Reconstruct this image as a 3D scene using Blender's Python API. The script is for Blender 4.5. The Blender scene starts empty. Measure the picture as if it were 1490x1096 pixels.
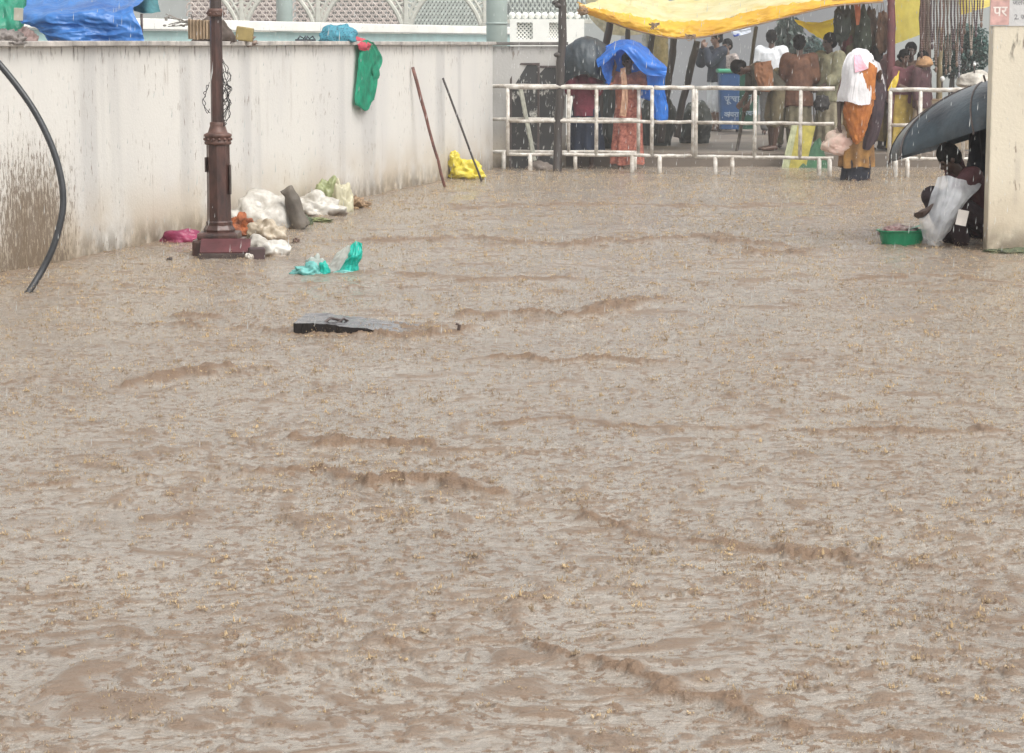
import bpy, bmesh, math, random
import numpy as np
from mathutils import Vector, Matrix, noise as mn
random.seed(7); rng = np.random.default_rng(7)
C = bpy.context.scene.collection
D = bpy.data
V = Vector
# ------------------------------------------------------------------ camera model (metres; camera at origin, looks along +Y)
F, CX, CY, HOR, H = 3400.0, 745.0, 548.0, 62.0, 1.72
PIT = math.atan((CY-HOR)/F); CP, SP = math.cos(PIT), math.sin(PIT)
def ray(px, py):
    u, v = (px-CX)/F, (CY-py)/F
    return V((u, CP+v*SP, -SP+v*CP))
def G(px, py, z=0.0):
    r = ray(px, py); t = (z-H)/r.z
    return V((r.x*t, r.y*t, z))
def AT(px, py, Y):
    r = ray(px, py); t = Y/r.y
    return V((r.x*t, Y, H+r.z*t))
# ------------------------------------------------------------------ object helpers
def link(o, parent=None):
    C.objects.link(o)
    if parent is not None: o.parent = parent
    return o
def tag(o, label=None, cat=None, group=None, kind=None):
    if label: o['label'] = label
    if cat: o['category'] = cat
    if group: o['group'] = group
    if kind: o['kind'] = kind
    return o
def empty(name, loc, rz=0.0, label=None, cat=None, group=None):
    o = D.objects.new(name, None); o.empty_display_size = .1
    link(o); o.location = loc; o.rotation_euler = (0, 0, rz)
    return tag(o, label, cat, group)
def mesh_obj(name, verts, faces, mat, parent=None, smooth=False):
    m = D.meshes.new(name); m.from_pydata([tuple(v) for v in verts], [], faces); m.update()
    if mat: m.materials.append(mat)
    if smooth: m.polygons.foreach_set('use_smooth', [True]*len(m.polygons))
    return link(D.objects.new(name, m), parent)
class MB:
    def __init__(s): s.v = []; s.f = []
    def add(s, vs, fs):
        n = len(s.v); s.v += [V(v) for v in vs]; s.f += [tuple(i+n for i in f) for f in fs]; return s
    def box(s, c, d, M=None, bev=0.0):
        x, y, z = [k/2 for k in d]; c = V(c)
        if bev <= 0:
            vs = [V((i*x, j*y, k*z)) for i in (-1, 1) for j in (-1, 1) for k in (-1, 1)]
            fs = [(0,1,3,2),(4,6,7,5),(0,4,5,1),(2,3,7,6),(0,2,6,4),(1,5,7,3)]
        else:
            bm = bmesh.new(); bmesh.ops.create_cube(bm, size=1)
            for v in bm.verts: v.co = V((v.co.x*2*x, v.co.y*2*y, v.co.z*2*z))
            bmesh.ops.bevel(bm, geom=list(bm.edges), offset=bev, segments=2, affect='EDGES', profile=.6)
            vs = [v.co.copy() for v in bm.verts]; fs = [tuple(v.index for v in f.verts) for f in bm.faces]; bm.free()
        if M is not None: vs = [M @ v for v in vs]
        return s.add([v+c for v in vs], fs)
    def tube(s, pts, r, n=8, cap=True, jit=0.0):
        pts = [V(p) for p in pts]; k = len(pts)
        rs = r if isinstance(r, (list, tuple)) else [r]*k
        t0 = (pts[1]-pts[0]).normalized()
        a = V((0, 0, 1)) if abs(t0.z) < .9 else V((1, 0, 0))
        n1 = t0.cross(a).normalized(); vs = []
        for i in range(k):
            t = (pts[min(i+1, k-1)]-pts[max(i-1, 0)]).normalized()
            n1 = (n1 - t*n1.dot(t)).normalized(); n2 = t.cross(n1)
            for j in range(n):
                q = 2*math.pi*j/n; rr = rs[i]*(1+jit*random.uniform(-1, 1))
                vs.append(pts[i]+(n1*math.cos(q)+n2*math.sin(q))*rr)
        fs = [(i*n+j, i*n+(j+1) % n, (i+1)*n+(j+1) % n, (i+1)*n+j) for i in range(k-1) for j in range(n)]
        if cap: fs += [tuple(range(n))[::-1], tuple((k-1)*n+j for j in range(n))]
        return s.add(vs, fs)
    def lathe(s, prof, n=24, c=(0, 0, 0), sq=None, flute=0.0):
        vs = []; c = V(c)
        for r, z in prof:
            for j in range(n):
                q = 2*math.pi*j/n; rr = r*(1-flute*(j % 2))
                if sq: rr = rr/max(abs(math.cos(q)), abs(math.sin(q)))
                vs.append(c+V((rr*math.cos(q), rr*math.sin(q), z)))
        k = len(prof)
        fs = [(i*n+j, i*n+(j+1) % n, (i+1)*n+(j+1) % n, (i+1)*n+j) for i in range(k-1) for j in range(n)]
        fs += [tuple(range(n))[::-1], tuple((k-1)*n+j for j in range(n))]
        return s.add(vs, fs)
    def ell(s, c, r, n=12, m=8, M=None):
        vs = []; c = V(c)
        r = r if isinstance(r, (list, tuple)) else (r, r, r)
        for i in range(m+1):
            p = math.pi*i/m
            for j in range(n):
                q = 2*math.pi*j/n
                v = V((r[0]*math.sin(p)*math.cos(q), r[1]*math.sin(p)*math.sin(q), r[2]*math.cos(p)))
                vs.append(c+(M @ v if M is not None else v))
        fs = [(i*n+j, (i+1)*n+j, (i+1)*n+(j+1) % n, i*n+(j+1) % n) for i in range(m) for j in range(n)]
        return s.add(vs, fs)
    def cap(s, a, b, ra, rb, n=12):
        a, b = V(a), V(b); s.ell(a, ra, n, 8); s.ell(b, rb, n, 8)
        return s.tube([a, b], [ra, rb], n)
    def build(s, name, mat, parent=None, smooth=False): return mesh_obj(name, s.v, s.f, mat, parent, smooth)
def remesh(name, mb, voxel, mat, parent, wr=0.0, wscale=12.0, smooth=4, post=None):
    m = D.meshes.new(name+'_src'); m.from_pydata([tuple(v) for v in mb.v], [], mb.f); m.update()
    o = D.objects.new(name, m); C.objects.link(o)
    md = o.modifiers.new('r', 'REMESH'); md.mode = 'VOXEL'; md.voxel_size = voxel
    if smooth:
        sm = o.modifiers.new('s', 'SMOOTH'); sm.iterations = smooth; sm.factor = .5
    dg = bpy.context.evaluated_depsgraph_get(); dg.update()
    nm = D.meshes.new_from_object(o.evaluated_get(dg)); D.objects.remove(o); D.meshes.remove(m)
    nm.name = name
    if wr:
        nv_ = len(nm.vertices); nr_ = np.empty(nv_*3, np.float32); nm.vertices.foreach_get('normal', nr_); nr_ = nr_.reshape(-1, 3).tolist()
        for v in nm.vertices:
            p = v.co.copy()
            a = mn.noise(V((p.x*wscale, p.y*wscale, p.z*wscale*.35))) + .5*mn.noise(V((p.x*wscale*2.3+7, p.y*wscale*2.3, p.z*wscale*1.3)))
            v.co = p + V(nr_[v.index])*a*wr
    nm.polygons.foreach_set('use_smooth', [True]*len(nm.polygons))
    nm.materials.clear(); nm.materials.append(mat)
    if post: post(nm)
    nm.update()
    return link(D.objects.new(name, nm), parent)
# ------------------------------------------------------------------ materials
def nt(m): m.use_nodes = True; return m.node_tree.nodes, m.node_tree.links
def mat(name, c, rough=.6, var=.25, scale=6.0, bump=.0, bscale=40.0, c2=None, trans=0.0, spec=.5, zs=1.0, coat=0.0, alpha=1.0, metal=0.0, dist=.01, mud=0.0):
    m = D.materials.new(name); N, L = nt(m); b = N['Principled BSDF']
    tc = N.new('ShaderNodeTexCoord'); mp = N.new('ShaderNodeMapping'); mp.inputs['Scale'].default_value = (1, 1, zs)
    L.new(tc.outputs['Object'], mp.inputs[0])
    n = N.new('ShaderNodeTexNoise'); n.inputs['Scale'].default_value = scale; n.inputs['Detail'].default_value = 7; n.inputs['Roughness'].default_value = .62
    L.new(mp.outputs[0], n.inputs['Vector'])
    r = N.new('ShaderNodeValToRGB'); r.color_ramp.elements[0].position = .33; r.color_ramp.elements[1].position = .67
    lo = c2 or tuple(x*(1-var) for x in c); hi = tuple(min(1, x*(1+var*.6)) for x in c)
    r.color_ramp.elements[0].color = (*lo, 1); r.color_ramp.elements[1].color = (*hi, 1)
    L.new(n.outputs['Fac'], r.inputs[0]); col_out = r.outputs[0]
    if mud:
        ge = N.new('ShaderNodeNewGeometry'); sz = N.new('ShaderNodeSeparateXYZ'); L.new(ge.outputs['Position'], sz.inputs[0])
        n3 = N.new('ShaderNodeTexNoise'); n3.inputs['Scale'].default_value = 11; n3.inputs['Detail'].default_value = 5; L.new(ge.outputs['Position'], n3.inputs['Vector'])
        ma = N.new('ShaderNodeMath'); ma.operation = 'MULTIPLY_ADD'; ma.inputs[1].default_value = mud*2.2; L.new(n3.outputs[0], ma.inputs[0]); ma.inputs[2].default_value = -mud*.55
        mr = N.new('ShaderNodeMapRange'); mr.interpolation_type = 'SMOOTHSTEP'; mr.inputs[1].default_value = -mud*.4; mr.inputs[2].default_value = mud*.5; mr.inputs[3].default_value = .85; mr.inputs[4].default_value = 0
        sb = N.new('ShaderNodeMath'); sb.operation = 'SUBTRACT'; L.new(sz.outputs[2], sb.inputs[0]); L.new(ma.outputs[0], sb.inputs[1]); L.new(sb.outputs[0], mr.inputs[0])
        mm = N.new('ShaderNodeMix'); mm.data_type = 'RGBA'; L.new(mr.outputs[0], mm.inputs[0]); L.new(r.outputs[0], mm.inputs[6]); mm.inputs[7].default_value = (.20, .145, .10, 1); col_out = mm.outputs[2]
    L.new(col_out, b.inputs['Base Color'])
    b.inputs['Roughness'].default_value = rough; b.inputs['Specular IOR Level'].default_value = spec; b.inputs['Metallic'].default_value = metal
    b.inputs['Coat Weight'].default_value = coat; b.inputs['Coat Roughness'].default_value = .15
    if alpha < 1: b.inputs['Alpha'].default_value = alpha
    if bump:
        n2 = N.new('ShaderNodeTexNoise'); n2.inputs['Scale'].default_value = bscale; n2.inputs['Detail'].default_value = 5
        L.new(mp.outputs[0], n2.inputs['Vector'])
        bp = N.new('ShaderNodeBump'); bp.inputs['Strength'].default_value = bump; bp.inputs['Distance'].default_value = dist
        L.new(n2.outputs['Fac'], bp.inputs['Height']); L.new(bp.outputs[0], b.inputs['Normal'])
    if trans:
        t = N.new('ShaderNodeBsdfTranslucent'); mx = N.new('ShaderNodeMixShader'); mx.inputs[0].default_value = trans
        L.new(col_out, t.inputs['Color']); out = N['Material Output']
        L.new(b.outputs[0], mx.inputs[1]); L.new(t.outputs[0], mx.inputs[2]); L.new(mx.outputs[0], out.inputs['Surface'])
    return m
def cloth(name, c, **k):
    d = dict(rough=.75, var=.35, scale=9, bump=.35, bscale=30, dist=.02, spec=.25); d.update(k); return mat(name, c, **d)
def plastic(name, c, **k):
    d = dict(rough=.3, var=.2, scale=5, bump=.5, bscale=16, dist=.02, trans=.3, spec=.5); d.update(k); return mat(name, c, **d)
# ------------------------------------------------------------------ sheets
def cr(P, t):
    n = len(P)-1; x = t*n; i = min(int(x), n-1); f = x-i
    p0, p1, p2, p3 = P[max(i-1, 0)], P[i], P[i+1], P[min(i+2, n)]
    return .5*((2*p1)+(p2-p0)*f+(2*p0-5*p1+4*p2-p3)*f*f+(3*p1-p0-3*p2+p3)*f**3)
def patch(name, ctrl, mt, parent=None, nu=60, nv=40, wr=.015, ws=5.0, seed=0, stretch=(1, 1), ridge=True, edge=0.0):
    """ctrl: rows of points (x,y,z) -> smooth wrinkled cloth sheet"""
    rows = [[V(p) for p in r] for r in ctrl]; g = []
    for i in range(nv+1):
        t = i/nv; line = []
        for j in range(nu+1):
            u = j/nu
            line.append(cr([cr(r, u) for r in rows], t))
        g.append(line)
    vs = []
    for i in range(nv+1):
        for j in range(nu+1):
            a = g[min(i+1, nv)][j]-g[max(i-1, 0)][j]; b = g[i][min(j+1, nu)]-g[i][max(j-1, 0)]
            nn = a.cross(b); nn = nn.normalized() if nn.length > 1e-9 else V((0, -1, 0))
            q = V((j/nu*ws*stretch[0], i/nv*ws*stretch[1], seed*3.1))
            h = mn.noise(q)+.5*mn.noise(q*2.1+V((5, 1, 2)))+.25*mn.noise(q*4.3)
            if ridge: h = .55*h+.6*(.5-abs(mn.noise(q*1.3+V((9, 9, 9)))))*1.4
            p = g[i][j]+nn*h*wr
            if edge and (i == nv or i == 0): p = p + V((0, 0, edge*mn.noise(V((j*.35, seed, i)))))
            vs.append(p)
    w = nu+1
    fs = [(i*w+j, i*w+j+1, (i+1)*w+j+1, (i+1)*w+j) for i in range(nv) for j in range(nu)]
    return mesh_obj(name, vs, fs, mt, parent, True)
def blob(name, c, d, mt, parent=None, seed=0, amp=.25, sc=2.2, sub=5, flat=.5, rz=0.0, crumple=.5):
    bm = bmesh.new(); bmesh.ops.create_icosphere(bm, subdivisions=sub, radius=1)
    R = Matrix.Rotation(rz, 3, 'Z')
    for v in bm.verts:
        p = v.co.copy(); q = p*sc+V((seed*5.7, seed*1.3, 2.0))
        h = mn.noise(q)*1.1+.55*crumple*(.4-2*abs(mn.noise(q*1.15+V((3, 1, 4)))))+.22*crumple*(.3-2*abs(mn.noise(q*2.6)))+.06*crumple*mn.noise(q*7)
        p = p*(1+amp*h)
        if p.z < 0: p.z *= flat
        v.co = R @ V((p.x*d[0]/2, p.y*d[1]/2, p.z*d[2]/(1+flat)))
    me = D.meshes.new(name); bm.to_mesh(me); bm.free(); me.materials.append(mt)
    me.polygons.foreach_set('use_smooth', [True]*len(me.polygons))
    o = link(D.objects.new(name, me), parent); o.location = V(c)
    return o
# ------------------------------------------------------------------ render / world / light
sc = bpy.context.scene
sc.view_settings.view_transform = 'Standard'; sc.view_settings.look = 'None'; sc.view_settings.exposure = 0
sc.cycles.max_bounces = 6; sc.cycles.transparent_max_bounces = 12
cam = D.cameras.new('camera'); co = link(D.objects.new('camera', cam)); cam.lens = F/1490*36; cam.sensor_width = 36; cam.clip_end = 3000
co.location = (0, 0, H); co.rotation_euler = (math.pi/2-PIT, 0, 0); sc.camera = co
W = D.worlds.new('World'); sc.world = W; W.use_nodes = True; N, L = W.node_tree.nodes, W.node_tree.links
sky = N.new('ShaderNodeTexSky'); sky.sky_type = 'NISHITA'; sky.sun_disc = False
EL, AZ = math.radians(58), math.radians(135)
sky.sun_elevation = EL; sky.sun_rotation = AZ; sky.dust_density = 4; sky.ozone_density = .6; sky.air_density = 1.0
hs = N.new('ShaderNodeHueSaturation'); hs.inputs['Saturation'].default_value = .10; hs.inputs['Value'].default_value = 2.05
gm = N.new('ShaderNodeMix'); gm.data_type = 'RGBA'; gm.blend_type = 'MULTIPLY'; gm.inputs[0].default_value = 1; gm.inputs[7].default_value = (1.0, .99, .965, 1)
L.new(sky.outputs[0], hs.inputs['Color']); L.new(hs.outputs[0], gm.inputs[6]); L.new(gm.outputs[2], N['Background'].inputs[0]); N['Background'].inputs[1].default_value = .135
sun = D.lights.new('sun', 'SUN'); sun.energy = 1.4; sun.angle = math.radians(40); sun.color = (1, .97, .92)
so = link(D.objects.new('sun', sun)); sd = V((math.sin(AZ)*math.cos(EL), math.cos(AZ)*math.cos(EL), math.sin(EL)))
so.rotation_euler = sd.to_track_quat('Z', 'Y').to_euler()
# ------------------------------------------------------------------ numpy noise
_tab = rng.random((256, 256))
def vn(x, y, s=0):
    xi = np.floor(x).astype(int); yi = np.floor(y).astype(int); fx = x-xi; fy = y-yi
    fx = fx*fx*fx*(fx*(fx*6-15)+10); fy = fy*fy*fy*(fy*(fy*6-15)+10)
    def t(a, b): return _tab[(a+s*37) & 255, (b+s*91) & 255]
    return ((t(xi, yi)*(1-fx)+t(xi+1, yi)*fx)*(1-fy)+(t(xi, yi+1)*(1-fx)+t(xi+1, yi+1)*fx)*fy)*2-1
# ------------------------------------------------------------------ FLOOD WATER
pys = np.concatenate([np.linspace(1900, 1180, 30, endpoint=False), np.linspace(1180, 420, 620, endpoint=False), np.linspace(420, 236, 230)])
pxs = np.concatenate([np.linspace(-1500, -140, 60, endpoint=False), np.linspace(-140, 1630, 1150, endpoint=False), np.linspace(1630, 3000, 60)])
v_ = (CY-pys)/F; rz_ = -SP+v_*CP; ry_ = CP+v_*SP; t_ = -H/rz_
Yr = ry_*t_; XX = ((pxs[None, :]-CX)/F)*t_[:, None]; YY = np.repeat(Yr[:, None], len(pxs), 1)
dY = np.abs(np.gradient(Yr))[:, None]
# flow direction roughly toward the camera and a little to the right; warp the coordinates so lumps are uneven
wx = XX+.22*vn(XX*1.3, YY*1.1, 1)+.05*vn(XX*5, YY*5, 2); wy = YY+.3*vn(XX*1.1+9, YY*.9, 3)+.06*vn(XX*6, YY*6, 4)
Z = np.zeros_like(XX)
def oct_(lam, amp, s, ridged=False):
    f = 1/lam; n = vn(wx*f*.8+s*3.3, wy*f*1.15+s, s)
    if ridged: n = (1-np.abs(n))**3-.3
    fade = np.clip(lam/(2.2*dY)-.3, 0, 1)
    return amp*n*fade
agit = .6+.4*vn(XX*.7, YY*.55, 8)
Z += oct_(.9, .007, 5)+oct_(.33, .006, 6)*agit
def lumps(lam, amp, s, th=.25):
    f = 1/lam; n = vn(wx*f*.75+s*1.7, wy*f*1.1+s*.3, s)*.75+.35*vn(wx*f*1.9, wy*f*2.2, s+1)
    return amp*np.clip(n-th, 0, 1)**.8*np.clip(lam/(2.0*dY)-.25, 0, 1)
Z += agit*(oct_(.16, .0040, 9, True)+oct_(.075, .0038, 10)+oct_(.045, .0034, 11, True)+oct_(.026, .0018, 12, True)+oct_(.016, .0009, 13))
den = .5+.5*vn(XX*.55+3, YY*.4, 60); den2 = .5+.5*vn(XX*1.9, YY*1.3, 61); DEN = np.clip(.35*den+.65*den2, 0, 1)
LM = np.zeros_like(Z)
for lam, amp, sd_, th in ((.035, .0085, 50, .18), (.055, .012, 52, .20), (.085, .017, 54, .22), (.14, .020, 56, .28), (.24, .030, 58, .33)):
    if lam > .1: amp = amp*np.clip((YY-10.5)/6, 0, 1)
    LM = np.maximum(LM, lumps(lam, amp, sd_, 0) - amp*(th+.42*(1-DEN)-.12)) if False else np.maximum(LM, lumps(lam, amp, sd_, th+.30*(1-DEN)-.08))
Z += LM
CHOP = LM/np.maximum(.004+.0006*np.clip(YY, 0, 40), .004)
ridges = [ # pixel polylines of the standing wave lines, height, half width, seeds
 ([(330,700),(400,688),(480,690),(560,704),(660,712),(770,735)], .034, .09),
 ([(770,738),(860,762),(950,782),(1100,802),(1260,815),(1430,832)], .016, .07),
 ([(775,925),(790,945),(840,962),(930,985),(1010,1015),(1080,1035),(1180,1062)], .024, .05),
 ([(1115,1045),(1230,1075),(1330,1090)], .010, .06),
 ([(150,565),(240,553),(350,540)], .032, .12),
 ([(650,463),(760,460),(880,452),(1000,430)], .04, .16),
 ([(870,452),(940,446)], .035, .15),
 ([(470,350),(560,353),(700,349),(800,355),(900,352),(1040,350),(1110,356),(1180,360)], .05, .25),
 ([(1075,373),(1170,368)], .045, .2),
 ([(230,470),(330,475),(450,490),(600,492),(720,478)], .028, .12),
 ([(1200,632),(1290,630),(1400,634),(1500,636)], .022, .09),
 ([(700,520),(820,528),(1000,530)], .026, .12),
 ([(1000,530),(1200,520),(1450,548)], .012, .1),
 ([(410,640),(470,655),(600,655),(720,660)], .022, .08),
 ([(0,715),(160,700),(330,700)], .012, .07),
 ([(270,972),(400,948),(620,935),(775,925)], .011, .05),
 ([(755,840),(762,885),(778,925)], .010, .05),
 ([(700,620),(830,612),(1000,628),(1140,622)], .016, .09),
 ([(0,560),(70,552),(160,565)], .014, .1),
 ([(60,680),(200,668),(300,655)], .012, .08),
 ([(1130,790),(1200,812),(1300,830)], .014, .07),
 ([(260,460),(330,470)], .03, .12),
 ([(820,800),(900,840),(960,870)], .008, .06),
 ([(1000,905),(1080,915)], .010, .05),
 ([(620,905),(700,920)], .008, .05),
 ([(1200,410),(1350,402),(1480,412)], .02, .18),
 ([(560,400),(700,408),(850,404)], .018, .18),
 ([(640,300),(800,296),(1000,302),(1250,298)], .02, .3),
]
foam = np.clip(CHOP*1.3, 0, 1)*.85
for k, (pl, hh, ww) in enumerate(ridges):
    P = np.array([[*G(a, b)[:2]] for a, b in pl])
    lo = P.min(0)-.8; hi = P.max(0)+.8
    msk = (XX > lo[0]) & (XX < hi[0]) & (YY > lo[1]) & (YY < hi[1])
    if not msk.any(): continue
    x = XX[msk]; y = YY[msk]
    q_ = ww*1.4; x = x+.07*vn(x*3+k, y*3, 20)+.03*vn(x*9+k, y*9, 21); y = y+q_*.9*vn(x*1.6+k*2, y*1.3, 22)+q_*.7*vn(x*5, y*5+k, 23)+q_*.35*vn(x*14, y*10+k, 24)
    best = np.full(x.shape, 9.0); sgn = np.zeros(x.shape); tt = np.zeros(x.shape); nseg = len(P)-1
    for i in range(nseg):
        a, b = P[i], P[i+1]; d = b-a; l2 = (d**2).sum()
        t = np.clip(((x-a[0])*d[0]+(y-a[1])*d[1])/l2, 0, 1)
        ex = x-(a[0]+t*d[0]); ey = y-(a[1]+t*d[1]); dd = np.hypot(ex, ey)
        m2 = dd < best; best = np.where(m2, dd, best); sgn = np.where(m2, np.sign(ey), sgn); tt = np.where(m2, (i+t)/nseg, tt)
    wdt = np.where(sgn < 0, ww*.5, ww*1.1)          # steep face toward the viewer
    prof = np.exp(-(best/wdt)**2)
    brk = np.clip(.95+.35*vn(x*4+k, y*4, 30)+.35*vn(x*12, y*12+k, 31)+.25*vn(x*30, y*20, 33), .25, 1.6)*np.clip(np.minimum(tt, 1-tt)*7+.15, 0, 1)
    lump = 1+.35*vn(x*22, y*22+k, 32)
    fr = .75/ww; fine = .35+.7*(1-np.abs(vn(x*fr, y*fr*.8+k, 34)))**2*1.0+.45*vn(x*fr*2.6, y*fr*2.2+k, 35)+.22*(1-2*np.abs(vn(x*fr*5, y*fr*4, 36)))*(YY[msk] < 16)
    far_ = np.clip(1.15-(YY[msk]-12)*.05, .55, 1.0)
    Z[msk] += .95*hh*far_*prof*brk*(.25+.75*np.clip(fine, 0, 1.7))
    foam[msk] = np.maximum(foam[msk], np.clip(prof*1.7*brk*(np.exp(-(best/(ww*.9))**2))*min(1, hh/.022), 0, 1))
    Z[msk] -= hh*.25*np.exp(-((best-ww*1.2)/(ww*.8))**2)*(sgn < 0)
def stir(x0, y0, rx, ry, hgt, f=.8, wd=.06):
    m_ = (np.abs(XX-x0) < rx+.5) & (np.abs(YY-y0) < ry+.6)
    if not m_.any(): return
    x = XX[m_]-x0; y = YY[m_]-y0; x = x+.03*vn(XX[m_]*14, YY[m_]*14, 70); y = y+.05*vn(XX[m_]*11, YY[m_]*11, 71)
    d = np.maximum(np.abs(x)-rx, np.abs(y)-ry); d = np.maximum(d, 0); e = np.exp(-(d/wd)**2)*(.6+.5*vn(XX[m_]*20, YY[m_]*16, 72))
    rip = .35*np.exp(-((d-wd*2.6)/(wd*.6))**2)
    Z[m_] += hgt*(e+rip); foam[m_] = np.maximum(foam[m_], np.clip(f*e*1.2, 0, 1))
g_ = G(320, 372); stir(g_.x+.05, g_.y, .26, .2, .018, .9, .07)
g_ = G(545, 478); stir(g_.x, g_.y, .44, .22, .016, .9, .05); stir(g_.x+.28, g_.y-.05, .26, .16, .022, 1, .08)
for px in (733, 772, 838, 920, 960, 1041, 1066, 1192, 1303, 1320, 1412): g_ = G(px, 251); stir(g_.x, g_.y, .03, .03, .02, .8, .10)
g_ = G(811, 250); stir(g_.x, g_.y, .06, .06, .03, .9, .14)
g_ = G(1313, 358); stir(g_.x, g_.y, .20, .14, .014, .8, .07); g_ = G(1385, 356); stir(g_.x, g_.y, .25, .2, .014, .7, .1)
g_ = G(390, 345); stir(g_.x, g_.y, .4, .3, .008, .5, .12); g_ = G(480, 398); stir(g_.x, g_.y, .25, .12, .01, .6, .07)
g_ = G(1250, 262); stir(g_.x, g_.y, .14, .1, .03, .8, .14)
_a, _b = G(8, 400), G(717, 247); _d = (_b-_a).normalized(); dw = (XX-_a.x)*_d.y-(YY-_a.y)*_d.x+.05*vn(XX*9, YY*9, 75)
e_ = np.exp(-(np.clip(dw, 0, 9)/.10)**2); Z += .012*e_*(.5+.6*vn(XX*12, YY*9, 76)); foam = np.maximum(foam, np.clip(e_*.7, 0, 1))
R = random.Random(3); SPL = []
while len(SPL) < 34000:
    y = 5.2+R.random()**.8*26.5
    half = y*.235; x = R.uniform(-half, half)
    cl = .5+.5*float(vn(np.array([x*1.8]), np.array([y*1.4]), 40)[0])
    if R.random() > .2+1.0*cl: continue
    s = R.choice([.25, .35, .45, .6, .6, .95])*R.uniform(.7, 1.2)*(1+.03*y)
    i = min(int(np.searchsorted(Yr, y)), len(Yr)-2); t = t_[i]; j = int(np.searchsorted(pxs, CX+x/t*F))
    SPL.append((y, x, s, i, j))
    if y < 17:
        r_ = .022*s; i0, i1 = np.searchsorted(Yr, [y-2.2*r_, y+2.2*r_]); j0 = int(np.searchsorted(pxs, CX+(x-2.2*r_)/t*F)); j1 = int(np.searchsorted(pxs, CX+(x+2.2*r_)/t*F))
        if i1 > i0 and j1 > j0:
            d = np.hypot(XX[i0:i1, j0:j1]-x, YY[i0:i1, j0:j1]-y)/r_
            Z[i0:i1, j0:j1] += .007*s*np.exp(-(d/.4)**2)+.0038*s*np.exp(-((d-1.1)/.3)**2)-.003*s*np.exp(-((d-.7)/.25)**2)
            foam[i0:i1, j0:j1] = np.maximum(foam[i0:i1, j0:j1], .8*np.exp(-(d/.85)**2))
nr, nc = Z.shape
me = D.meshes.new('flood_water'); co_ = np.stack([XX, YY, Z], -1).reshape(-1, 3).astype(np.float32)
idx = np.arange(nr*nc).reshape(nr, nc)
q = np.stack([idx[:-1, :-1], idx[:-1, 1:], idx[1:, 1:], idx[1:, :-1]], -1).reshape(-1, 4)
me.vertices.add(nr*nc); me.vertices.foreach_set('co', co_.ravel())
me.loops.add(q.size); me.loops.foreach_set('vertex_index', q.ravel().astype(np.int32))
me.polygons.add(len(q)); me.polygons.foreach_set('loop_start', np.arange(0, q.size, 4, dtype=np.int32)); me.polygons.foreach_set('loop_total', np.full(len(q), 4, dtype=np.int32))
me.polygons.foreach_set('use_smooth', np.ones(len(q), dtype=bool)); me.update(calc_edges=True)
at = me.attributes.new('churn', 'FLOAT', 'POINT'); at.data.foreach_set('value', foam.ravel().astype(np.float32))
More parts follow.
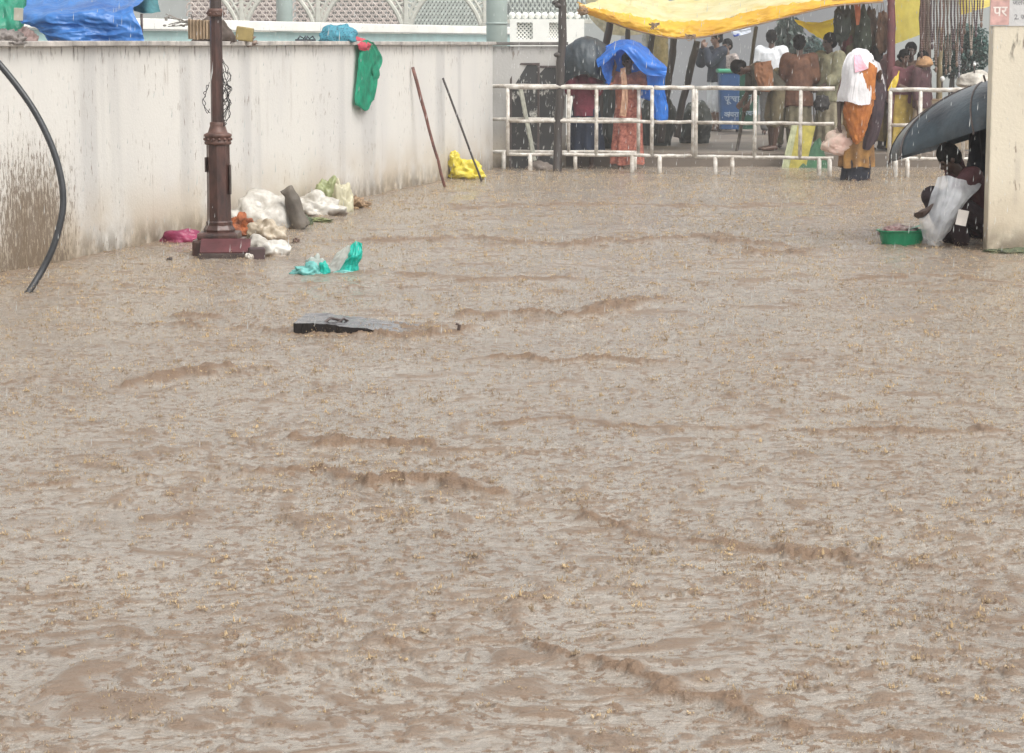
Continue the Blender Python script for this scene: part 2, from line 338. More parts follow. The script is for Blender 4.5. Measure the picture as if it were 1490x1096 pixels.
def water_mat():
    m = D.materials.new('muddy_water'); N, L = nt(m); b = N['Principled BSDF']
    tc = N.new('ShaderNodeTexCoord')
    def ns(s, d=6, r=.6, v=None):
        n = N.new('ShaderNodeTexNoise'); n.inputs['Scale'].default_value = s; n.inputs['Detail'].default_value = d; n.inputs['Roughness'].default_value = r
        L.new(v or tc.outputs['Object'], n.inputs['Vector']); return n
    big = ns(1.1, 4); sm = ns(16, 6, .7); at = N.new('ShaderNodeAttribute'); at.attribute_name = 'churn'
    r = N.new('ShaderNodeValToRGB'); E = r.color_ramp.elements
    E[0].position = .34; E[0].color = (.228, .196, .163, 1); E[1].position = .66; E[1].color = (.318, .28, .235, 1)
    ad = N.new('ShaderNodeMath'); ad.operation = 'MULTIPLY_ADD'; ad.inputs[1].default_value = .35; L.new(sm.outputs[0], ad.inputs[0])
    m2 = N.new('ShaderNodeMath'); m2.operation = 'MULTIPLY'; m2.inputs[1].default_value = .65; L.new(big.outputs[0], m2.inputs[0]); L.new(m2.outputs[0], ad.inputs[2])
    L.new(ad.outputs[0], r.inputs[0])
    mx = N.new('ShaderNodeMix'); mx.data_type = 'RGBA'; mx.inputs[7].default_value = (.15, .085, .045, 1)
    cm = N.new('ShaderNodeMath'); cm.operation = 'MULTIPLY'; cm.inputs[1].default_value = .78; L.new(at.outputs['Fac'], cm.inputs[0])
    # brown low-gloss flecks: turbid water, plus painted-in wave slopes that mirror less sky
    fm = N.new('ShaderNodeMapping'); fm.inputs['Scale'].default_value = (.62, .55, 1); L.new(tc.outputs['Object'], fm.inputs[0])
    f1 = ns(38, 4, .62, fm.outputs[0]); f2 = ns(1.6, 3, .5); f3 = N.new('ShaderNodeMath'); f3.operation = 'MULTIPLY_ADD'; f3.inputs[1].default_value = .22; L.new(f2.outputs[0], f3.inputs[0]); L.new(f1.outputs[0], f3.inputs[2])
    f4 = N.new('ShaderNodeMapRange'); f4.inputs[1].default_value = .655; f4.inputs[2].default_value = .695; L.new(f3.outputs[0], f4.inputs[0])
    mxx = N.new('ShaderNodeMath'); mxx.operation = 'MAXIMUM'; L.new(cm.outputs[0], mxx.inputs[0]); f5 = N.new('ShaderNodeMath'); f5.operation = 'MULTIPLY'; f5.inputs[1].default_value = .74; L.new(f4.outputs[0], f5.inputs[0]); L.new(f5.outputs[0], mxx.inputs[1])
    spv = N.new('ShaderNodeMapRange'); spv.inputs[3].default_value = .75; spv.inputs[4].default_value = .08; L.new(mxx.outputs[0], spv.inputs[0]); L.new(spv.outputs[0], b.inputs['Specular IOR Level'])
    L.new(mxx.outputs[0], mx.inputs[0]); L.new(r.outputs[0], mx.inputs[6]); L.new(mx.outputs[2], b.inputs['Base Color'])
    b.inputs['IOR'].default_value = 1.62
    rr = N.new('ShaderNodeMapRange'); rr.inputs[3].default_value = .11; rr.inputs[4].default_value = .5; L.new(at.outputs['Fac'], rr.inputs[0]); L.new(rr.outputs[0], b.inputs['Roughness'])
    rm = N.new('ShaderNodeMapping'); rm.inputs['Scale'].default_value = (.6, 1.35, 1); L.new(tc.outputs['Object'], rm.inputs[0]); n1 = ns(40, 5, .68, rm.outputs[0]); n2 = ns(120, 4, .65); n3 = ns(7, 3, .5)
    a = N.new('ShaderNodeMath'); a.operation = 'MULTIPLY_ADD'; a.inputs[1].default_value = .4; L.new(n2.outputs[0], a.inputs[0]); L.new(n1.outputs[0], a.inputs[2])
    a2 = N.new('ShaderNodeMath'); a2.operation = 'MULTIPLY_ADD'; a2.inputs[1].default_value = 1.4; L.new(n3.outputs[0], a2.inputs[0]); L.new(a.outputs[0], a2.inputs[2])
    bp = N.new('ShaderNodeBump'); bp.inputs['Strength'].default_value = 1.0; bp.inputs['Distance'].default_value = .011
    L.new(a2.outputs[0], bp.inputs['Height']); L.new(bp.outputs[0], b.inputs['Normal'])
    return m
MWAT = water_mat(); me.materials.append(MWAT)
WATER_ME = me; LATE = []
mbg = MB(); mbg.box((0, 300, -.45), (1600, 1000, .6)); tag(mbg.build('ground', mat('wet_earth', (.16, .12, .09), rough=.5, scale=.6, bump=.4, bscale=8)), kind='structure')
# splash crowns thrown up by the rain
sp = MB(); vs_all, fs_all = [], []
def spike(vs, fs, b, tip, r, n=4):
    k = len(vs); d = (tip-b); side = d.cross(V((0, 1, .2))).normalized()*r; s2 = d.cross(side).normalized()*r
    mid = b+d*.55
    for j in range(n):
        q = 2*math.pi*j/n; o = side*math.cos(q)+s2*math.sin(q); vs.append(tuple(b+o)); 
    for j in range(n):
        q = 2*math.pi*j/n; o = side*math.cos(q)+s2*math.sin(q); vs.append(tuple(mid+o*.55))
    vs.append(tuple(tip))
    for j in range(n):
        fs.append((k+j, k+(j+1) % n, k+n+(j+1) % n, k+n+j)); fs.append((k+n+j, k+n+(j+1) % n, k+2*n))
def drop(vs, fs, p, r, st=1.3):
    k = len(vs)
    for a, b, c in ((0,0,st),(1,0,0),(0,1,0),(-1,0,0),(0,-1,0),(0,0,-st)): vs.append((p.x+a*r, p.y+b*r, p.z+c*r))
    for j in range(4):
        fs.append((k, k+1+j, k+1+(j+1) % 4)); fs.append((k+5, k+1+(j+1) % 4, k+1+j))
def emit(y, x, s, b):
    kind = R.random()
    if kind < .45:
        for j in range(R.randint(4, 8)):
            a = R.uniform(0, 6.28); hh = R.uniform(.002, .006)*s; o = V((math.cos(a), math.sin(a), 0))*.011*s*R.uniform(.5, 1.3)
            spike(vs_all, fs_all, b+o, b+o*1.35+V((0, 0, hh)), R.uniform(.002, .0045)*s)
    if kind > .3:
        for j in range(R.randint(1, 3)):
            o = V((R.uniform(-.012, .012), R.uniform(-.012, .012), 0))*s; spike(vs_all, fs_all, b+o, b+o+V((R.uniform(-.003, .003), 0, R.uniform(.005, .019)))*s, R.uniform(.0018, .004)*s, 4)
    for j in range(R.randint(3, 8)):
        drop(vs_all, fs_all, b+V((R.gauss(0, .018), R.gauss(0, .018), abs(R.gauss(.012, .018))+.002))*s, R.uniform(.0008, .0019)*s, R.uniform(1.2, 3))
for (y, x, s, i, j) in SPL: emit(y, x, s, V((x, y, Z[i, j]-.002)))
ms = D.materials.new('splash_water'); N, L = nt(ms); b = N['Principled BSDF']
oi = N.new('ShaderNodeTexCoord'); nn = N.new('ShaderNodeTexNoise'); nn.inputs['Scale'].default_value = 9; L.new(oi.outputs['Object'], nn.inputs['Vector'])
rp = N.new('ShaderNodeValToRGB'); rp.color_ramp.elements[0].position = .4; rp.color_ramp.elements[1].position = .62
rp.color_ramp.elements[0].color = (.48, .385, .28, 1); rp.color_ramp.elements[1].color = (.78, .64, .43, 1); L.new(nn.outputs[0], rp.inputs[0]); L.new(rp.outputs[0], b.inputs['Base Color'])
b.inputs['Roughness'].default_value = .2; b.inputs['IOR'].default_value = 1.33
tr = N.new('ShaderNodeBsdfTranslucent'); L.new(rp.outputs[0], tr.inputs[0]); mx = N.new('ShaderNodeMixShader'); mx.inputs[0].default_value = .55
L.new(b.outputs[0], mx.inputs[1]); L.new(tr.outputs[0], mx.inputs[2]); L.new(mx.outputs[0], N['Material Output'].inputs['Surface'])
LATE.append(('rain_splashes', vs_all, fs_all, ms, 'tiny tan splashes thrown up by rain all over the brown flood water', 'splashes'))
# falling rain: individual stretched drops in the air
vs_all, fs_all = [], []
for i in range(5200):
    y = R.uniform(9, 44); x = R.uniform(-.26, .26)*y; z = R.uniform(0.03, 3.2); ln = R.uniform(.012, .045); r = R.uniform(.0008, .0017)*(1+.02*y)
    p = V((x, y, z)); k = len(vs_all); dx = ln*.05
    for a, c in ((1, 0), (0, 1), (-1, 0), (0, -1)): vs_all.append((p.x+a*r, p.y+c*r, p.z))
    vs_all.append((p.x-dx, p.y, p.z-ln*.4)); vs_all.append((p.x+dx, p.y, p.z+ln))
    for j in range(4): fs_all.append((k+j, k+(j+1) % 4, k+5)); fs_all.append((k+(j+1) % 4, k+j, k+4))
tip = G(1290, 362); drip = []
for i in range(60):
    X = AT(R.choice([1289, 1291, 1297, 1304, 1312, 1378]), R.uniform(225, 268), 19.6); drop(vs_all, fs_all, X, R.uniform(.003, .005), 4)
mr = mat('rain_drops', (.8, .82, .82), rough=.1, var=.05, alpha=.55, trans=.5)
LATE.append(('falling_rain', vs_all, fs_all, mr, 'fine pale raindrops falling through the air over the flooded yard', 'rain'))
# ------------------------------------------------------------------ WALLS
A0, A1 = G(8, 400), G(717, 247)
d0 = (A1-A0).normalized(); WN = V((d0.y, -d0.x, 0))    # WN points to the yard
WL0 = A0-d0*5.0; wlen = (A1-WL0).length; wrz = math.atan2(d0.y, d0.x)
def wallx(px):     # point of the wall face seen in the picture column px
    k = (px-CX)/F/CP; # x = k*(depth) ; approx with ground ray of the wall foot
    lo, hi = 0.0, wlen+3
    for _ in range(40):
        mid = (lo+hi)/2; p = WL0+d0*mid
        if p.x/((p.y*CP+(H-.9)*SP)) < (px-CX)/F: lo = mid
        else: hi = mid
    return WL0+d0*lo
def wall_mat(name, base=(.63, .612, .575), mud=None, flip=0):
    m = D.materials.new(name); N, L = nt(m); b = N['Principled BSDF']; b.inputs['Roughness'].default_value = .55; b.inputs['Specular IOR Level'].default_value = .35
    tc = N.new('ShaderNodeTexCoord'); sx = N.new('ShaderNodeSeparateXYZ'); L.new(tc.outputs['Object'], sx.inputs[0])
    def noise(s, sc3, d=5, r=.6):
        mp = N.new('ShaderNodeMapping'); mp.inputs['Scale'].default_value = sc3; L.new(tc.outputs['Object'], mp.inputs[0])
        n = N.new('ShaderNodeTexNoise'); n.inputs['Scale'].default_value = s; n.inputs['Detail'].default_value = d; n.inputs['Roughness'].default_value = r; L.new(mp.outputs[0], n.inputs['Vector']); return n.outputs[0]
    def rng_(x, a, b_, c=0., d=1.):
        n = N.new('ShaderNodeMapRange'); n.interpolation_type = 'SMOOTHSTEP'; n.inputs[1].default_value = a; n.inputs[2].default_value = b_; n.inputs[3].default_value = c; n.inputs[4].default_value = d
        L.new(x, n.inputs[0]); return n.outputs[0]
    def mth(op, a, b_):
        n = N.new('ShaderNodeMath'); n.operation = op; n.use_clamp = op in ('MULTIPLY', 'ADD')
        for i, q in enumerate((a, b_)):
            if isinstance(q, (int, float)): n.inputs[i].default_value = q
            else: L.new(q, n.inputs[i])
        return n.outputs[0]
    def mix(f, a, col):
        n = N.new('ShaderNodeMix'); n.data_type = 'RGBA'
        if isinstance(f, float): n.inputs[0].default_value = f
        else: L.new(f, n.inputs[0])
        if isinstance(a, tuple): n.inputs[6].default_value = (*a, 1)
        else: L.new(a, n.inputs[6])
        n.inputs[7].default_value = (*col, 1); return n.outputs[2]
    x, z = sx.outputs[0], sx.outputs[2]
    c = mix(rng_(noise(.9, (1, 1, .5), 4), .35, .7), base, (base[0]*.90, base[1]*.905, base[2]*.93))
    c = mix(mth('MULTIPLY', rng_(noise(1.3, (1, 1, .04), 4, .5), .50, .62), .55), c, (.42, .415, .41))          # broad grey runs
    c = mix(mth('MULTIPLY', mth('MULTIPLY', rng_(noise(7, (1, 1, .07), 4, .6), .56, .72), rng_(noise(1.7, (1, 1, .9), 3), .45, .65)), .55), c, (.36, .32, .28))             # narrow runs
    c = mix(mth('MULTIPLY', mth('MULTIPLY', rng_(noise(26, (1, 1, .25), 3), .60, .68), rng_(noise(1.3, (1, 1, .8)), .44, .58)), .8), c, (.16, .11, .08)) # chips
    top = rng_(z, 1.52, 1.68)
    c = mix(mth('MULTIPLY', mth('MULTIPLY', rng_(noise(14, (1, 1, .3), 4), .52, .66), top), .9), c, (.10, .085, .07))
    low = rng_(z, .75, .0)
    c = mix(mth('MULTIPLY', mth('MULTIPLY', rng_(noise(1.5, (1, 1, 1.0), 5), .25, .6), low), .85), c, (.43, .35, .25))
    foot = rng_(z, .30, .0); c = mix(mth('MULTIPLY', mth('MULTIPLY', rng_(noise(7, (1, 1, .7), 5), .3, .6), foot), .8), c, (.13, .105, .075))
    if mud is not None:
        dx = mth('DIVIDE', mth('ABSOLUTE', mth('SUBTRACT', x, mud[0]), 0), mud[1]); inx = rng_(dx, 1.15, .15)
        nz = rng_(z, mud[2], mud[2]*.25); msk = mth('MULTIPLY', inx, nz)
        c = mix(mth('MULTIPLY', mth('MULTIPLY', msk, mth('MULTIPLY', msk, rng_(noise(5, (1, 1, .5), 6, .7), .25, .6))), .85), c, (.27, .215, .15)); thr = mth('SUBTRACT', mth('ADD', noise(34, (1, 1, .30), 8, .8), mth('MULTIPLY', msk, .17)), .17)
        f = mth('MULTIPLY', rng_(thr, .41, .48), mth('MULTIPLY', msk, 3.0))
        c = mix(mth('MULTIPLY', f, .85), c, (.13, .095, .065))
    L.new(c, b.inputs['Base Color'])
    bp = N.new('ShaderNodeBump'); bp.inputs['Strength'].default_value = .4; bp.inputs['Distance'].default_value = .01; L.new(noise(30, (1, 1, 1), 5), bp.inputs['Height']); L.new(bp.outputs[0], b.inputs['Normal'])
    return m
xm = (wallx(45)-WL0).length
MW = wall_mat('stained_plaster', mud=(xm, 1.05, 1.35))
TH = .3
r = empty('boundary_wall', WL0, wrz, 'long stained cream plaster wall with stone coping along the left of the flood', 'wall')
mb = MB(); mb.box((wlen/2, TH/2, .70), (wlen, TH, 1.98)); mb.build('wall_face', MW, r)
for px in (168, 192, 385, 512, 548, 640, 690):   # shallow vertical joints/pilaster bands
    pass
cap = mat('coping_stone', (.42, .39, .36), rough=.7, scale=5, var=.5, bump=.6, bscale=30)
mb = MB(); xx = 0; 
while xx < wlen-.02:
    l = min(R.choice([.9, 1.3, 1.1]), wlen-xx); mb.box((xx+l/2, TH/2-.01, 1.712+R.uniform(-.003, .003)), (l-.008, TH+.09, .042), bev=.007); xx += l
mb.build('coping', cap, r)
# far return wall
B0, B1 = A1+V((0, .0, 0)), AT(826, 200, A1.y+.15); B1.z = 0
fl = (B1-B0).length; r = empty('return_wall', B0+V((0, .0, 0)), math.atan2(B1.y-B0.y, B1.x-B0.x), 'short grey stained wall behind the leaning dark boards', 'wall')
mb = MB(); mb.box((fl/2+.02, TH/2+.32, .70), (fl+.02, TH, 1.94)); mb.build('wall_face', wall_mat('grey_plaster', (.44, .43, .41)), r)
mb = MB(); mb.box((fl/2+.02, TH/2+.31, 1.705), (fl+.06, TH+.08, .045), bev=.008); mb.build('coping', mat('dark_coping', (.14, .13, .12), bump=.6, scale=8, var=.5), r)
# raised pavement behind the barriers
PZ = .20
PYf = G(1100, 222, PZ).y
mb = MB(); mb.box((9.5, PYf+20, PZ-.4), (26, 40, .8), bev=.02)
o = mb.build('pavement', mat('wet_concrete', (.15, .122, .098), rough=.55, scale=1.2, var=.35, bump=.3, bscale=12)); tag(o, kind='structure'); o.location.x = -1.2
# right pillar / wall end with a poster
PR = G(1436, 366); PY_ = PR.y
r = empty('gate_pillar', (PR.x, PY_, 0), 0, 'broad cream plastered pillar with a torn poster at the right edge', 'pillar')
mb = MB(); mb.box((1.0, .09, 1.9), (2.0, .18, 4.2), bev=.012); mb.build('pillar_body', wall_mat('cream_plaster', (.66, .60, .48)), r)
mp_ = mat('poster_paper', (.55, .55, .55), var=.1, rough=.5, bump=.2)
# ------------------------------------------------------------------ generic text
def text_mesh(name, s, size, mt, parent, M):
    cu = D.curves.new(name, 'FONT'); cu.body = s; cu.size = size; cu.extrude = .0006; cu.align_x = 'CENTER'; cu.align_y = 'CENTER'; cu.offset = size*.015
    o = D.objects.new(name, cu); C.objects.link(o); dg = bpy.context.evaluated_depsgraph_get(); dg.update()
    m = D.meshes.new_from_object(o.evaluated_get(dg)); D.objects.remove(o); D.curves.remove(cu)
    m.materials.clear(); m.materials.append(mt); m.transform(M)
    return link(D.objects.new(name, m), parent)
RX90 = Matrix.Rotation(math.pi/2, 4, 'X')
def loc_in(r, px, py, Y): return AT(px, py, Y)-V(r.location)
pa = loc_in(r, 1440, 38, PY_); pb = loc_in(r, 1520, -30, PY_)
mb = MB(); mb.box(((pa.x+pb.x)/2, -.004, (pa.z+pb.z)/2), (pb.x-pa.x, .004, pb.z-pa.z)); ps = mb.build('poster', mp_, r)
q = loc_in(r, 1468, 38, PY_)
mb = MB(); mb.box(((pa.x+q.x)/2, -.0085, (pa.z+pb.z)/2+.004), (q.x-pa.x-.004, .003, pb.z-pa.z-.01)); mb.build('pink_panel', mat('pink_print', (.58, .36, .33), scale=14, var=.25), ps)
mwh = mat('faded_white_ink', (.75, .68, .64), var=.2); mgr = mat('grey_ink', (.22, .22, .23), var=.2)
t = loc_in(r, 1455, 17, PY_); text_mesh('lettering', 'पर', .115, mwh, ps, Matrix.Translation((t.x, -.0115, t.z)) @ RX90)
t = loc_in(r, 1484, 4, PY_); text_mesh('lettering', 'जलज', .055, mgr, ps, Matrix.Translation((t.x, -.0075, t.z)) @ RX90)
t = loc_in(r, 1484, 25, PY_); text_mesh('lettering', '2. ज', .055, mgr, ps, Matrix.Translation((t.x, -.0075, t.z)) @ RX90)
# ------------------------------------------------------------------ LAMP POST
LP = G(320, 372); s = 1/182.0
MI = mat('rusty_maroon_iron', (.072, .034, .027), rough=.36, scale=11, var=.6, bump=.6, bscale=30, c2=(.022, .014, .014), zs=.35)
MI2 = mat('dark_iron', (.07, .05, .045), rough=.45, scale=7, var=.5, bump=.4, bscale=25)
MI3 = mat('worn_red_iron', (.11, .055, .042), rough=.5, scale=12, var=.5, bump=.4, bscale=25)
r = empty('lamp_post', LP, 0, 'ornate rusty maroon cast iron lamp post standing in the water by the wall', 'lamp post')
mb = MB(); mb.box((.0, 0, .045), (.40, .40, .19), bev=.02); mb.box((0, 0, .165), (.33, .33, .06), bev=.02); mb.build('plinth', MI, r)
mb = MB(); mb.lathe([(.125, .19), (.13, .215), (.118, .235), (.11, .25)], 8); mb.lathe([(.099, .25), (.096, .5), (.094, .905)], 16, flute=.09); mb.lathe([(.107, .25), (.109, .275), (.10, .285)], 16); mb.build('lower_shaft', MI, r, False)
mb = MB(); mb.lathe([(.095, .90), (.108, .905), (.11, .92), (.104, .93), (.104, .962), (.113, .968), (.113, .985), (.098, .992), (.08, 1.0), (.062, 1.055), (.064, 1.078), (.052, 1.085)], 24)
for j in range(14):
    a = 2*math.pi*j/14; mb.ell((.106*math.cos(a), .106*math.sin(a), .946), .013, 8, 6)
mb.build('collar', MI3, r, True)
mb = MB(); mb.lathe([(.053, 1.08), (.05, 1.5), (.049, 1.93)], 16, flute=.1); mb.build('upper_shaft', MI, r)
mb = MB(); mb.lathe([(.05, 1.925), (.066, 1.93), (.07, 1.945), (.06, 1.955), (.068, 1.968), (.058, 1.985), (.05, 1.99)], 20)
for j in range(8):
    a = 2*math.pi*j/8+.2; mb.ell((.066*math.cos(a), .066*math.sin(a), 1.952), .011, 8, 6)
mb.build('ring', MI3, r, True)
mb = MB(); mb.lathe([(.048, 1.985), (.046, 2.6), (.042, 3.6), (.07, 3.62), (.02, 3.7)], 16, flute=.08); mb.build('top_shaft', MI2, r)
mb = MB(); mb.box((.098, -.02, .62), (.012, .06, .24), bev=.003); mb.build('access_cover', MI2, r)
mb = MB(); mb.box((-.1, -.02, .74), (.012, .04, .12), bev=.003); mb.build('access_cover', MI2, r)
for k in range(2):
    mb = MB(); R2 = random.Random(k+11)
    for w in range(7):
        a = R2.uniform(-2.6, -.5); z = R2.uniform(1.1, 1.5); pts = []
        sx_ = R2.choice([-1, 1]) if k else 1
        for i in range(9):
            t = i/8; pts.append(V((sx_*(.055+.055*math.sin(t*math.pi)*R2.uniform(.5, 1.4)), -.05+.04*R2.uniform(-1, 1), z+.22*(t-.5)*R2.uniform(.6, 1.4))))
        pp = [cr(pts, i/24) for i in range(25)]; mb.tube(pp, .0032, 5)
    tag(mb.build('wire_tangle', mat('black_wire', (.02, .02, .02), rough=.4), r, True))
# ------------------------------------------------------------------ black pipe at left
pts = [AT(-75, 40, 16.6), AT(-30, 66, 16.5), AT(8, 104, 16.45), AT(52, 165, 16.4), AT(82, 232, 16.35), AT(92, 295, 16.3), AT(80, 352, 16.25), AT(62, 392, 16.2), AT(40, 428, 16.1), AT(25, 450, 16.05)]
pts = [V(p) for p in pts]; pp = [cr(pts, i/70) for i in range(71)]
mb = MB(); mb.tube([AT(-150, 20, 16.9)]+pp, .0235, 14)
tag(mb.build('water_hose', mat('black_rubber', (.03, .032, .036), rough=.35, var=.3, scale=10, bump=.2), None, True), 'thick black plastic hose curving down the wall into the water', 'hose')
# ------------------------------------------------------------------ items on and against the wall
def top(px, dz=0.0, inn=.1):
    p = wallx(px)-WN*inn; p.z = 1.735+dz; return p
def stick(name, a, b, r0, r1, label, mt, cat='stick', n=9):
    a, b = V(a), V(b); pts = []
    for i in range(n):
        t = i/(n-1); p = a.lerp(b, t)+V((random.uniform(-1, 1), 0, random.uniform(-1, 1)))*r0*.35; pts.append(p)
    mb = MB(); mb.tube(pts, [r0+(r1-r0)*i/(n-1) for i in range(n)], 9, jit=.08); return tag(mb.build(name, mt, None, True), label, cat)
MBK = mat('dark_wet_bark', (.045, .036, .032), rough=.5, scale=9, var=.5, bump=.8, bscale=22, zs=.2)
MRD = mat('red_brown_wood', (.16, .065, .05), rough=.5, scale=12, var=.6, bump=.4)
w1 = wallx(597)+WN*.03; w1.z = H-(97-62)/122
stick('wooden_stick', G(649, 272)-V((0, 0, .05)), w1, .017, .021, 'taller reddish wooden stick leaning against the wall left of the yellow bag', MRD)
w2 = wallx(641)+WN*.03; w2.z = H-(113-62)/117
stick('thin_stick', G(703, 264)-V((0, 0, .05)), w2, .013, .014, 'thin dark stick leaning on the wall in front of the yellow bag', MBK)
# green cloth hanging off the wall
p0 = wallx(531); 
def WP(px, z, out=.02):
    p = wallx(px)+WN*out; p.z = z; return p
def zof(px, py):        # height on wall face at column px for picture row py
    p = wallx(px); d = p.y*CP+(H)*SP; return H-(py-62)*(p.y/(F))*1.0
def WQ(px, py, out=.02): return WP(px, zof(px, py), out)
MGR = cloth('green_cloth', (.01, .27, .155), trans=.25, rough=.55)
g_ = [[WQ(520, 60, .05), WQ(525, 58, .07), WQ(530, 60, .06), WQ(537, 62, .05)],
      [WQ(516, 85, .05), WQ(524, 82, .09), WQ(534, 80, .05), WQ(549, 84, .06)],
      [WQ(514, 115, .04), WQ(522, 110, .09), WQ(530, 112, .04), WQ(541, 106, .08)],
      [WQ(511, 146, .04), WQ(518, 152, .08), WQ(527, 155, .04), WQ(537, 137, .07)],
      [WQ(511, 150, .04), WQ(519, 155, .07), WQ(528, 159, .04), WQ(537, 142, .06)]]
r = tag(patch('green_cloth', g_, MGR, None, 50, 70, .022, 5, 3, (2.2, .8)), 'bright green cloth hanging down the face of the cream wall', 'cloth')
patch('torn_end', [[WQ(534, 100, .06), WQ(543, 98, .07)], [WQ(536, 113, .07), WQ(543, 110, .08)], [WQ(538, 117, .06), WQ(540, 116, .06)]], MGR, r, 14, 14, .01, 4, 4)
MRED = cloth('red_cloth', (.42, .06, .085))
g_ = [[top(507, .03, .12), top(514, .045, .12), top(520, .05, .14), top(525, .03, .16)], [top(512, .03, .03), top(519, .045, .03), top(526, .04, .03), top(530, .03, .04)],
      [WQ(514, 65, .05), WQ(521, 64, .08), WQ(527, 64, .08), WQ(533, 63, .05)], [WQ(516, 72, .05), WQ(523, 74, .09), WQ(529, 72, .07), WQ(533, 68, .05)]]
tag(patch('red_cloth', g_, MRED, None, 40, 40, .02, 5, 9), 'crumpled red cloth on the coping above the green cloth', 'cloth')
o = blob('cloth_bundle', top(505, .01), (.42, .3, .21), None, None, 5, .22, 2.2, 5, .25, 0, .8)
m = D.materials.new('blue_patterned_cloth'); N, L = nt(m); b = N['Principled BSDF']; b.inputs['Roughness'].default_value = .7
vo = N.new('ShaderNodeTexVoronoi'); vo.inputs['Scale'].default_value = 38; tc = N.new('ShaderNodeTexCoord'); L.new(tc.outputs['Object'], vo.inputs['Vector'])
rp = N.new('ShaderNodeValToRGB'); rp.color_ramp.elements[0].color = (.005, .02, .05, 1); rp.color_ramp.elements[1].color = (.05, .24, .32, 1); rp.color_ramp.elements[1].position = .5
L.new(vo.outputs[0], rp.inputs[0]); L.new(rp.outputs[0], b.inputs['Base Color']); o.data.materials.clear(); o.data.materials.append(m)
tag(o, 'blue and teal patterned cloth bundle sitting on the wall coping', 'bundle')
MSD = mat('dark_rubber_sandal', (.03, .045, .06), rough=.4)
for k, px in enumerate((453, 467)):
    c = top(px, 0, .1); r = empty('sandal', c, wrz+.5*k, ['left of the two dark sandals lying on the coping beside the blue bundle', 'right of the two dark sandals, touching the blue bundle on the coping'][k], 'sandal', None)
    mb = MB()
    mb.add([V((.13*math.cos(a), .045*math.sin(a)*(1-.2*math.cos(a)), z)) for z in (0, .02) for a in [i*math.pi/8 for i in range(16)]], [(i, (i+1) % 16, 16+(i+1) % 16, 16+i) for i in range(16)]+[tuple(range(16))[::-1], tuple(range(16, 32))])
    mb.build('sole', MSD, r)
    mb = MB(); mb.tube([V((.02, -.045, .015)), V((.05, -.03, .05)), V((.09, 0, .025)), V((.05, .03, .05)), V((.02, .045, .015))], .008, 6); mb.build('strap', MSD, r, True)
# junk group behind the lamp post on the wall
MCB = mat('wet_cardboard', (.36, .27, .18), rough=.8, scale=5, var=.35, bump=.3)
c = AT(297, 60, top(297).y); c.z = 1.84; r = empty('cardboard_box', c, -.1, 'crushed tan corrugated cardboard piece standing on the wall left of the lamp post', 'cardboard')
mb = MB(); n = 26; vs = []
for j in (0, 1):
    for i in range(n+1):
        x = -.14+.28*i/n; vs += [V((x, (.02*math.sin(i*2.2))-.03*j, -.10+.02*random.random())), V((x, (.02*math.sin(i*2.2))-.03*j, .085-.1*(x+.14)*.5+.008*random.random()))]
k = 2*(n+1); fs = [(2*i, 2*i+2, 2*i+3, 2*i+1) for i in range(n)]+[(k+2*i, k+2*i+1, k+2*i+3, k+2*i+2) for i in range(n)]+[(2*i+1, 2*i+3, k+2*i+3, k+2*i+1) for i in range(n)]
mb.add(vs, fs); mb.build('panel', MCB, r)
tag(blob('dark_rag', top(330, .0, .12), (.42, .22, .24), cloth('dark_brown_rag', (.09, .07, .06)), None, 8, .3, 2, 5, .2), 'dark brown rag heaped on the wall behind the lamp post', 'rag')
c = AT(356, 50, top(350).y); c.z = 1.80; mb = MB(); mb.box((0, 0, 0), (.16, .10, .13), Matrix.Rotation(.15, 3, 'Y'), .012)
o = mb.build('yellow_carton', mat('olive_yellow_card', (.30, .23, .09), var=.3)); o.location = c; tag(o, 'small mustard yellow carton on the wall beside the dark rag', 'carton')
tag(blob('leaf_litter', WP(362, 1.72, .0), (.17, .12, .09), mat('dead_leaves', (.20, .14, .11), var=.6, scale=20, bump=1, bscale=30), None, 2, .6, 3.5, 4, .6, 0, 1), 'clump of dead brown leaves caught on the coping edge', 'leaves')
tag(blob('stone_rubble', top(22, -.01, .05), (.46, .25, .12), mat('grey_stone', (.17, .15, .14), var=.5, scale=14, bump=.8), None, 4, .3, 3, 4, .3, wrz, 1), 'dark grey rubble lying on the coping at the left end', 'rubble')
tag(blob('brown_stone', top(50, -.01, .05), (.19, .16, .13), mat('brown_stone', (.19, .13, .12), var=.5, scale=14, bump=.8), None, 6, .3, 2.4, 4, .3, 0, 1), 'brown stone on the coping next to the grey rubble', 'stone')
# yellow bag
c = G(679, 261); r = empty('yellow_bag', c, 0, 'bright yellow plastic bag knotted at its top lying against the wall', 'bag')
MY = plastic('yellow_plastic', (.72, .60, .06), trans=.2, var=.3, mud=.03)
blob('bag_body', (.01, 0, .06), (.44, .3, .30), MY, r, 3, .32, 1.9, 5, .6, 0, .9)
o = blob('knot', (-.14, .0, .20), (.17, .10, .26), MY, r, 13, .4, 2.6, 4, .8, 0, 1)
